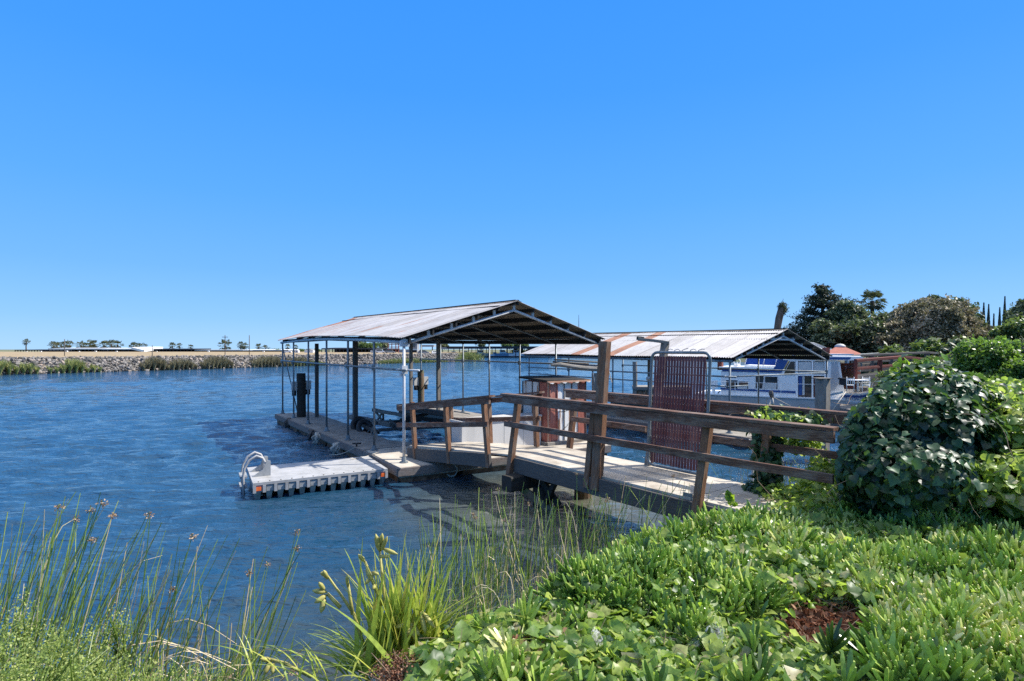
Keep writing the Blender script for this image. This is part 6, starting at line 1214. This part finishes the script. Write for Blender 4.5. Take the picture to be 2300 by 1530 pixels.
# ivy on the far railing post and dangling from the deck edge
iv = thing('climbing_ivy', 'clump of dark ivy wrapped round the far railing post', 'ivy', PR(3.65, 1.2, .82)); ib = PR(3.65, 1.2, .82)
p, d = surf_lobes([lobe(1722, 985, 7.15, 34, 50), lobe(1724, 1050, 7.0, 34, 45), lobe(1740, 925, 7.1, 46, 14), lobe(1800, 935, 6.7, 60, 10), lobe(1715, 1100, 6.9, 46, 18)], 1500, (.5, 1.1)); K = len(p)
ivy_patch('leaves', None, p - np.array(ib), d + rng.normal(size=(K, 3)) * .6 + np.array([0, -.2, .3]), rng.uniform(.045, .09, K), M['ivy_dark'], (0, 0, -1), rng.random(K), None, iv); vines(iv, ib, [PR(3.65, 1.2, .9 + .25 * k) for k in range(4)], 12, .6, 4)
iv2 = thing('trailing_ivy', 'bright ivy trailing over the shore end of the pier deck', 'ivy', PR(4.6, .7, .85)); ib = PR(4.6, .7, .85)
p, d = surf_lobes([lobe(1770, 1110, 6.6, 60, 18), lobe(1840, 1100, 6.2, 60, 28), lobe(1800, 1150, 5.9, 70, 22), lobe(1860, 1060, 6.5, 40, 44), lobe(1700, 1165, 5.85, 60, 16), lobe(1640, 1180, 5.9, 50, 20), lobe(1880, 1140, 5.6, 60, 30), lobe(1800, 990, 6.9, 40, 28), lobe(1770, 930, 6.9, 90, 9), lobe(1590, 1200, 6.1, 40, 22)], 3000, (.4, 1.15)); K = len(p)
ivy_patch('leaves', None, p - np.array(ib), d * .4 + rng.normal(size=(K, 3)) * .6 + np.array([0, -.1, .6]), rng.uniform(.04, .075, K), M['ivy'], (0, 0, -.5), np.clip(rng.random(K) * .7 + .3, 0, 1), None, iv2); vines(iv2, ib, [PR(4.2 + .2 * k, .3 + .2 * (k % 4), .95) for k in range(8)], 22, .7, 5)
ls = thing('leafy_shoot', 'single yellow green leafy shoot rising in front of the pier deck', 'shoot', Q(1640, 1150, 5.6)); lb0 = Vector(ls.location); K = 26; PL = np.array([np.array(Q(1634 + 14 * t + rng.normal() * 4, 1104 + 34 * t, 5.6)) - np.array(lb0) for t in rng.random(K)]); ivy_patch('leaves', None, PL, rng.normal(size=(K, 3)) * .5 + np.array([0, -1, .3]), rng.uniform(.03, .05, K), M['ivy_glow'], (0, 0, 1), None, None, ls); pipe(ls, 'stem', [Q(1650, 1185, 5.6) - lb0, Q(1640, 1125, 5.6) - lb0, Q(1634, 1102, 5.6) - lb0], .004, M['ivy_glow'], 4)
# dead leaves and brown patch
K = 3600; px = rng.normal(1850, 80, K); py = rng.normal(1440, 42, K); d = F * (H - .88) / (py - HY); pos = np.stack([(px - CX) / F * d, d, .86 + rng.random(K) * .09], 1); 
px2 = np.concatenate([rng.normal(1190, 30, 260), rng.normal(1290, 16, 160), rng.normal(1060, 20, 100)]); py2 = np.concatenate([rng.normal(1490, 22, 260), rng.normal(1500, 18, 160), rng.normal(1475, 12, 100)]); d2_ = F * (H - .9) / (py2 - HY); pos = np.concatenate([pos, np.stack([(px2 - CX) / F * d2_, d2_, .9 + rng.random(len(px2)) * .12], 1)]); K = len(pos)
tag(scatter('dead_leaves', QUADLEAF, pos, basis(rng.normal(size=(K, 3)) + np.array([0, 0, .4]), randdir(K)), rng.uniform(.02, .06, K), M['deadleaf']), 'curled brown dead leaves and stems in the bare patch', kind='stuff')
# grey spider-silk draped patches are left to the leaves' own gloss; fine weed by the strap-leaved plant
def fine_bush(name, label, lobes, K, size, mat, cat='bush', stems=60, base=None):
    base = base or lobes[0][:3]; rt = thing(name, label, cat, base); p, d = surf_lobes(lobes, K, (.15, 1.15)); nn = rng.normal(size=p.shape) + np.array([0, 0, .5]); tp = rng.normal(size=p.shape) * .6 + np.array([.3, 0, 1.0])
    scatter('leaves', QUADLEAF, p - np.array(base), basis(nn, tp), rng.uniform(.6, 1.3, len(p)) * size, mat, None, rt)
    q = MB()
    for i in range(stems):
        l = lobes[i % len(lobes)]; e = Vector(l[:3]) + Vector(rng.normal(size=3) * np.array(l[3:6]) * .6); b_ = Vector((l[0], l[1], l[2] - l[5])) ; q.tube([b_ - Vector(base), (b_.lerp(e, .5) - Vector(base)) + Vector((.02, 0, 0)), e - Vector(base)], [.005, .004, .002], 4)
    tag(q.build('stems', M['strap'] if mat is not M['deadleaf'] else M['twig'], rt), kind='stuff'); return rt
fine_bush('feathery_bush', 'fine leaved light green bush at the bottom left corner', [lobe(50, 1520, 2.5, 100, 80), lobe(150, 1530, 2.6, 90, 80), lobe(250, 1530, 2.9, 70, 60), lobe(110, 1470, 3.0, 50, 70), lobe(205, 1470, 3.1, 40, 80), lobe(50, 1420, 3.2, 34, 90), lobe(330, 1545, 2.8, 70, 40), lobe(-40, 1480, 2.6, 80, 110), lobe(265, 1420, 3.2, 26, 60), lobe(420, 1550, 3, 60, 40)], 13000, .0135, M['bushfine'], stems=160)
fine_bush('dry_weed', 'greyish dry weed tuft at the bottom beside the strap leaved plant', [lobe(890, 1515, 2.75, 60, 36), lobe(930, 1500, 2.8, 40, 26)], 2600, .014, M['deadleaf'], 'weed', 90)
# --- rushes
def rush_clump(label, K, base_f, tip_f, r_, group=None, heads=0, name='rush_clump', brown=.3, loc=None, droop=.1):
    B = base_f(K); T_ = tip_f(B, K); rn = np.where(rng.random(K) < brown, rng.uniform(.72, 1, K), rng.uniform(.1, .62, K)); loc = loc or tuple(B.mean(axis=0)); rt = thing(name, label, 'rushes', loc, 0, group)
    blades('stems', B - np.array(loc), T_ - np.array(loc), r_, M['rush'], rn, rt, droop=rng.normal(0, droop, K) * np.where(rn > .7, 2.2, 1), seg=6)
    if heads:
        idx = np.argsort(-T_[:, 2] + rng.random(K) * .5)[:heads]
        for k in idx:
            n = 46; d = randdir(n); p = T_[k] - np.array([0, 0, .02]) + d * rng.uniform(.006, .032, (n, 1)) * np.array([1, 1, .8]); scatter('seed_head', QUADLEAF, p - np.array(loc), basis(randdir(n), d), rng.uniform(.008, .018, n), M['seed'], None, rt)
    return rt
def bf(px0, px1, d0, d1, z0=-.1):
    def f(K): d = rng.uniform(d0, d1, K); px = rng.uniform(px0, px1, K); x = (px - CX) / F * d; return np.stack([x, d, np.maximum(z0, land_arr(x, d) - .05)], 1)
    return f
def tf_(h0, h1, lx, sx, ly=0, sy=.1):
    def f(B, K): h = rng.uniform(h0, h1, K); return np.stack([B[:, 0] + h * rng.normal(lx, sx, K), B[:, 1] + h * rng.normal(ly, sy, K), B[:, 2] + h], 1)
    return f
rush_clump('tall rush clump at the left edge leaning right', 140, bf(-160, 110, 3.2, 4.0), tf_(.6, 1.5, .3, .13), .0048, None, 4, brown=.2)
rush_clump('rush clump with brown seed heads behind the feathery bush', 120, bf(40, 300, 3.2, 4.2), tf_(.45, 1.35, .34, .17), .0048, None, 4, brown=.25)
rush_clump('sparse rush clump leaning right over open water', 70, bf(300, 580, 3.6, 4.4), tf_(.4, 1.15, .2, .16), .0055, None, 3, brown=.2)
rush_clump('flattened tan rushes sweeping right along the waterline', 110, bf(180, 460, 3.3, 4.2), tf_(.12, .5, 1.5, .5), .0055, None, 3, brown=.85, droop=.25)
rush_clump('fallen bleached rush stems at the bottom left', 50, bf(330, 640, 3.3, 4.0), tf_(.05, .2, 1.2, 1.4), .006, None, 0, brown=1, droop=.3)
rush_clump('single tall rush with a seed head beside the swim platform water', 6, bf(500, 560, 4.0, 4.2), tf_(1.0, 1.35, .42, .06), .0055, None, 2, brown=.2)
rush_clump('dense rush clump in the water before the ramp', 120, bf(930, 1120, 5.2, 6.2), tf_(.4, 1.15, .05, .13), .006, None, 3, brown=.28)
rush_clump('dense rush clump around the pier pile', 170, bf(1080, 1330, 5.8, 6.7), tf_(.35, 1.15, .08, .18), .006, None, 4, brown=.35)
rush_clump('rush clump in the shade under the pier deck', 120, bf(1290, 1540, 6.2, 6.9), tf_(.4, 1.15, .12, .25), .0055, None, 3, brown=.35)
rush_clump('rushes beyond the far railing beside the ivy post', 160, bf(1640, 1880, 7.8, 9.0), tf_(.5, 1.15, .1, .3), .0045, None, 2, brown=.5)
rush_clump('low mixed grass fringe at the foot of the ice plant', 300, bf(1000, 1400, 4.9, 5.7), tf_(.15, .55, .1, .45), .005, None, 0, brown=.5, droop=.25)
rush_clump('fine short green grass filling the bottom left corner', 900, bf(-60, 520, 2.5, 3.3), tf_(.08, .42, .25, .35), .0028, None, 0, brown=.12, droop=.2)
# --- strap-leaved plant with pods
sp_b = np.array([(905 - CX) / F * 3.15, 3.15, .78]); st2 = thing('strap_leaved_plant', 'iris like plant with long yellow green strap leaves and drying pods', 'plant', tuple(sp_b))
K = 230; B = sp_b + np.stack([rng.normal(size=K) * .1, rng.normal(size=K) * .08, np.zeros(K)], 1); az_ = rng.normal(.35, .55, K); h = rng.uniform(.28, .78, K); T_ = B + np.stack([h * np.sin(az_) * .9, rng.normal(size=K) * .12 * h, h * np.cos(az_)], 1)
rn = np.where(rng.random(K) < .22, rng.uniform(.75, 1, K), rng.uniform(.3, .75, K)); blades('leaf_blades', B - sp_b, T_ - sp_b, rng.uniform(.012, .021, K), M['strap'], rn, st2, droop=rng.uniform(.02, .2, K), seg=8, kind3=False)
K = 46; B = sp_b + np.stack([rng.normal(-.2, .08, K), rng.normal(size=K) * .08, np.full(K, -.04)], 1); az_ = rng.normal(-1.0, .3, K); h = rng.uniform(.2, .45, K); T_ = B + np.stack([h * np.sin(az_), rng.normal(size=K) * .1 * h, h * np.cos(az_)], 1)
blades('leaf_blades', B - sp_b, T_ - sp_b, rng.uniform(.008, .013, K), M['strap'], rng.uniform(.1, .6, K), st2, droop=rng.uniform(.05, .25, K), seg=8, kind3=False)
# long arching yellow leaves at the right
B = np.array([[*Q(960, 1440, 3.15)], [*Q(955, 1452, 3.15)], [*Q(900, 1490, 3.0)], [*Q(990, 1400, 3.2)]]); T_ = np.array([[*Q(1215, 1398, 3.0)], [*Q(1185, 1385, 3.1)], [*Q(1035, 1440, 2.9)], [*Q(1100, 1230, 3.2)]])
blades('leaf_blades', B - sp_b, T_ - sp_b, .011, M['strap'], np.array([.8, .78, .7, .55]), st2, droop=np.array([.28, .22, .12, .02]), seg=9, kind3=False)
def stalk(pts, pods, d=3.1):
    w_ = [Q(px, py, d) for px, py in pts]; q = MB(); q.tube([p - Vector(sp_b) for p in w_], [.011, .009, .007, .006][:len(w_)] if len(w_) <= 4 else .007, 6); q.build('flower_stalk', M['pod'], st2, smooth=True)
    for (px, py, ex, ey, r_) in pods:
        r_ *= 1.35; a = Q(px, py, d); b_ = Q(px + (ex - px) * 1.15, py + (ey - py) * 1.15, d - .04); q = MB(); q.tube([a - Vector(sp_b), a.lerp(b_, .35) - Vector(sp_b), a.lerp(b_, .75) - Vector(sp_b), b_ - Vector(sp_b)], [.004, r_, r_ * .9, .003], 7); q.build('seed_pod', M['pod'], st2, smooth=True)
stalk([(880, 1420), (862, 1330), (853, 1240)], [(853, 1240, 845, 1205, .012), (855, 1238, 868, 1210, .01), (858, 1232, 888, 1243, .009), (855, 1225, 858, 1202, .01), (850, 1250, 872, 1250, .008)])
stalk([(858, 1360), (835, 1300), (820, 1262)], [(820, 1262, 807, 1248, .009), (825, 1270, 828, 1295, .01), (840, 1290, 822, 1310, .009), (846, 1312, 838, 1322, .009), (835, 1285, 848, 1290, .008)])
stalk([(822, 1465), (795, 1380), (765, 1335), (733, 1290)], [(735, 1330, 706, 1327, .011), (735, 1335, 710, 1352, .012), (730, 1338, 722, 1372, .013), (730, 1328, 718, 1310, .01), (735, 1290, 722, 1288, .01), (735, 1300, 728, 1284, .01)])
stalk([(765, 1365), (735, 1333)], [])
stalk([(792, 1380), (786, 1340), (780, 1298)], [(782, 1320, 779, 1296, .008)])
stalk([(920, 1450), (925, 1400)], [(922, 1400, 893, 1408, .01), (924, 1404, 915, 1428, .012), (926, 1404, 930, 1432, .012), (928, 1402, 940, 1425, .01)])
stalk([(955, 1400), (945, 1375)], [(945, 1375, 955, 1418, .012), (948, 1372, 972, 1405, .01)])
stalk([(900, 1500), (850, 1470), (830, 1460)], [(835, 1462, 808, 1490, .013), (838, 1465, 822, 1500, .012), (835, 1460, 805, 1478, .01)])
stalk([(700, 1520), (640, 1490), (605, 1480)], [(608, 1482, 588, 1480, .01), (610, 1485, 595, 1512, .012), (615, 1488, 612, 1510, .01)])
K = 60; c0_ = np.array(Q(690, 1520, 2.9)); B = c0_ + rng.normal(size=(K, 3)) * np.array([.2, .1, .03]); T_ = B + np.stack([rng.normal(-.05, .2, K), rng.normal(size=K) * .1, rng.uniform(.03, .22, K)], 1); blades('leaf_blades', B - sp_b, T_ - sp_b, .005, M['strap'], rng.uniform(.2, .9, K), st2, droop=.2, kind3=False)

# spider webs draped over the ice plant, low twigs and litter through the planting
m, nt, b, out = newmat('spider_web_silk'); wv = noise(nt, 26, 6, .75, dist=1.5); wr = ramp(nt, wv.outputs[0], [(.42, (0, 0, 0)), (.62, (.55, .55, .55))]); tb_ = N(nt, 'ShaderNodeBsdfTransparent'); ms_ = N(nt, 'ShaderNodeMixShader')
b.inputs['Base Color'].default_value = (.75, .75, .74, 1); b.inputs['Roughness'].default_value = .6; nt.links.new(wr.outputs[0], ms_.inputs[0]); nt.links.new(tb_.outputs[0], ms_.inputs[1]); nt.links.new(b.outputs[0], ms_.inputs[2]); nt.links.new(ms_.outputs[0], out.inputs[0])
for i, (px, py, r_) in enumerate([(1935, 1285, .07), (1840, 1300, .05), (2030, 1395, .08), (2055, 1420, .07), (2190, 1340, .06), (2280, 1330, .08), (1590, 1435, .07), (1690, 1210, .05), (2120, 1225, .06), (2250, 1400, .06), (1345, 1440, .05)]):
    c = P(px, py, 1.04); V = []; nR_ = 14
    for k in range(3):
        for j in range(nR_): a = j / nR_ * 6.283; rr_ = r_ * (k / 2) * (1 + .35 * math.sin(3 * a + i) + .15 * math.sin(7 * a)); V.append((math.cos(a) * rr_ * 1.3, math.sin(a) * rr_, .03 * math.sin(2 * a + i) * k - .025 * (2 - k)))
    Fq = [(k * nR_ + j, k * nR_ + (j + 1) % nR_, (k + 1) * nR_ + (j + 1) % nR_, (k + 1) * nR_ + j) for k in range(2) for j in range(nR_)]
    where = ['left of the bare patch, above it', 'between the two pink buds', 'upper one right of the bare patch', 'lower one right of the bare patch', 'in the right hand ice plant', 'nearest the right edge, middle height', 'over the ivy left of the bare patch', 'just below the shore end of the pier', 'below the shaded foot of the ivy mound', 'right edge, below another web', 'at the left end of the ice plant'][i]
    tag(MB().add(V, Fq).build('spider_web', m, None, c, smooth=True), 'pale spider web sheet on the ice plant, ' + where, 'spider web', 'spider webs on the planting')
x, y = view_sample(1500, 1000, 2380, 1180, 1600); z = land_arr(x, y); ok = (shore_d(x, y) > .2) & (z > .3) & ~((x / y * F + CX < 1830) & (HY + (H - z) / y * F < 1215)); x, y, z = x[ok][:420], y[ok][:420], z[ok][:420]; K = len(x); B = np.stack([x, y, z + .08], 1); az_ = rng.uniform(0, 6.28, K); L_ = rng.uniform(.08, .35, K)
tag(blades('dry_twigs', B, B + np.stack([np.cos(az_) * L_, np.sin(az_) * L_, rng.uniform(-.02, .16, K)], 1), .0028, M['twig'], droop=rng.normal(0, .12, K), seg=5), 'dry brown runner stems threaded through the ground cover', kind='stuff')

K = 60; cx_, cy_ = view_sample(K, 1450, 2300, 1180, 1480); PL = []
for i in range(K):
    if (cx_[i] / cy_[i] * F + CX < 1830) and (HY + (H - .85) / cy_[i] * F < 1220): continue
    a = rng.uniform(0, 6.28); L_ = rng.uniform(.12, .4)
    for k in range(int(L_ * 28)): t = k / (L_ * 28); PL.append((cx_[i] + math.cos(a) * L_ * t, cy_[i] + math.sin(a) * L_ * t, land_z(cx_[i], cy_[i]) + .15 + .06 * rng.random()))
PL = np.array(PL); K = len(PL); ivy_patch('ivy_runners', 'bright young ivy runners lying over the ice plant', PL, rng.normal(size=(K, 3)) * .5 + np.array([0, -.3, .8]), rng.uniform(.025, .055, K), M['ivy_glow'], (0, -.4, 0))
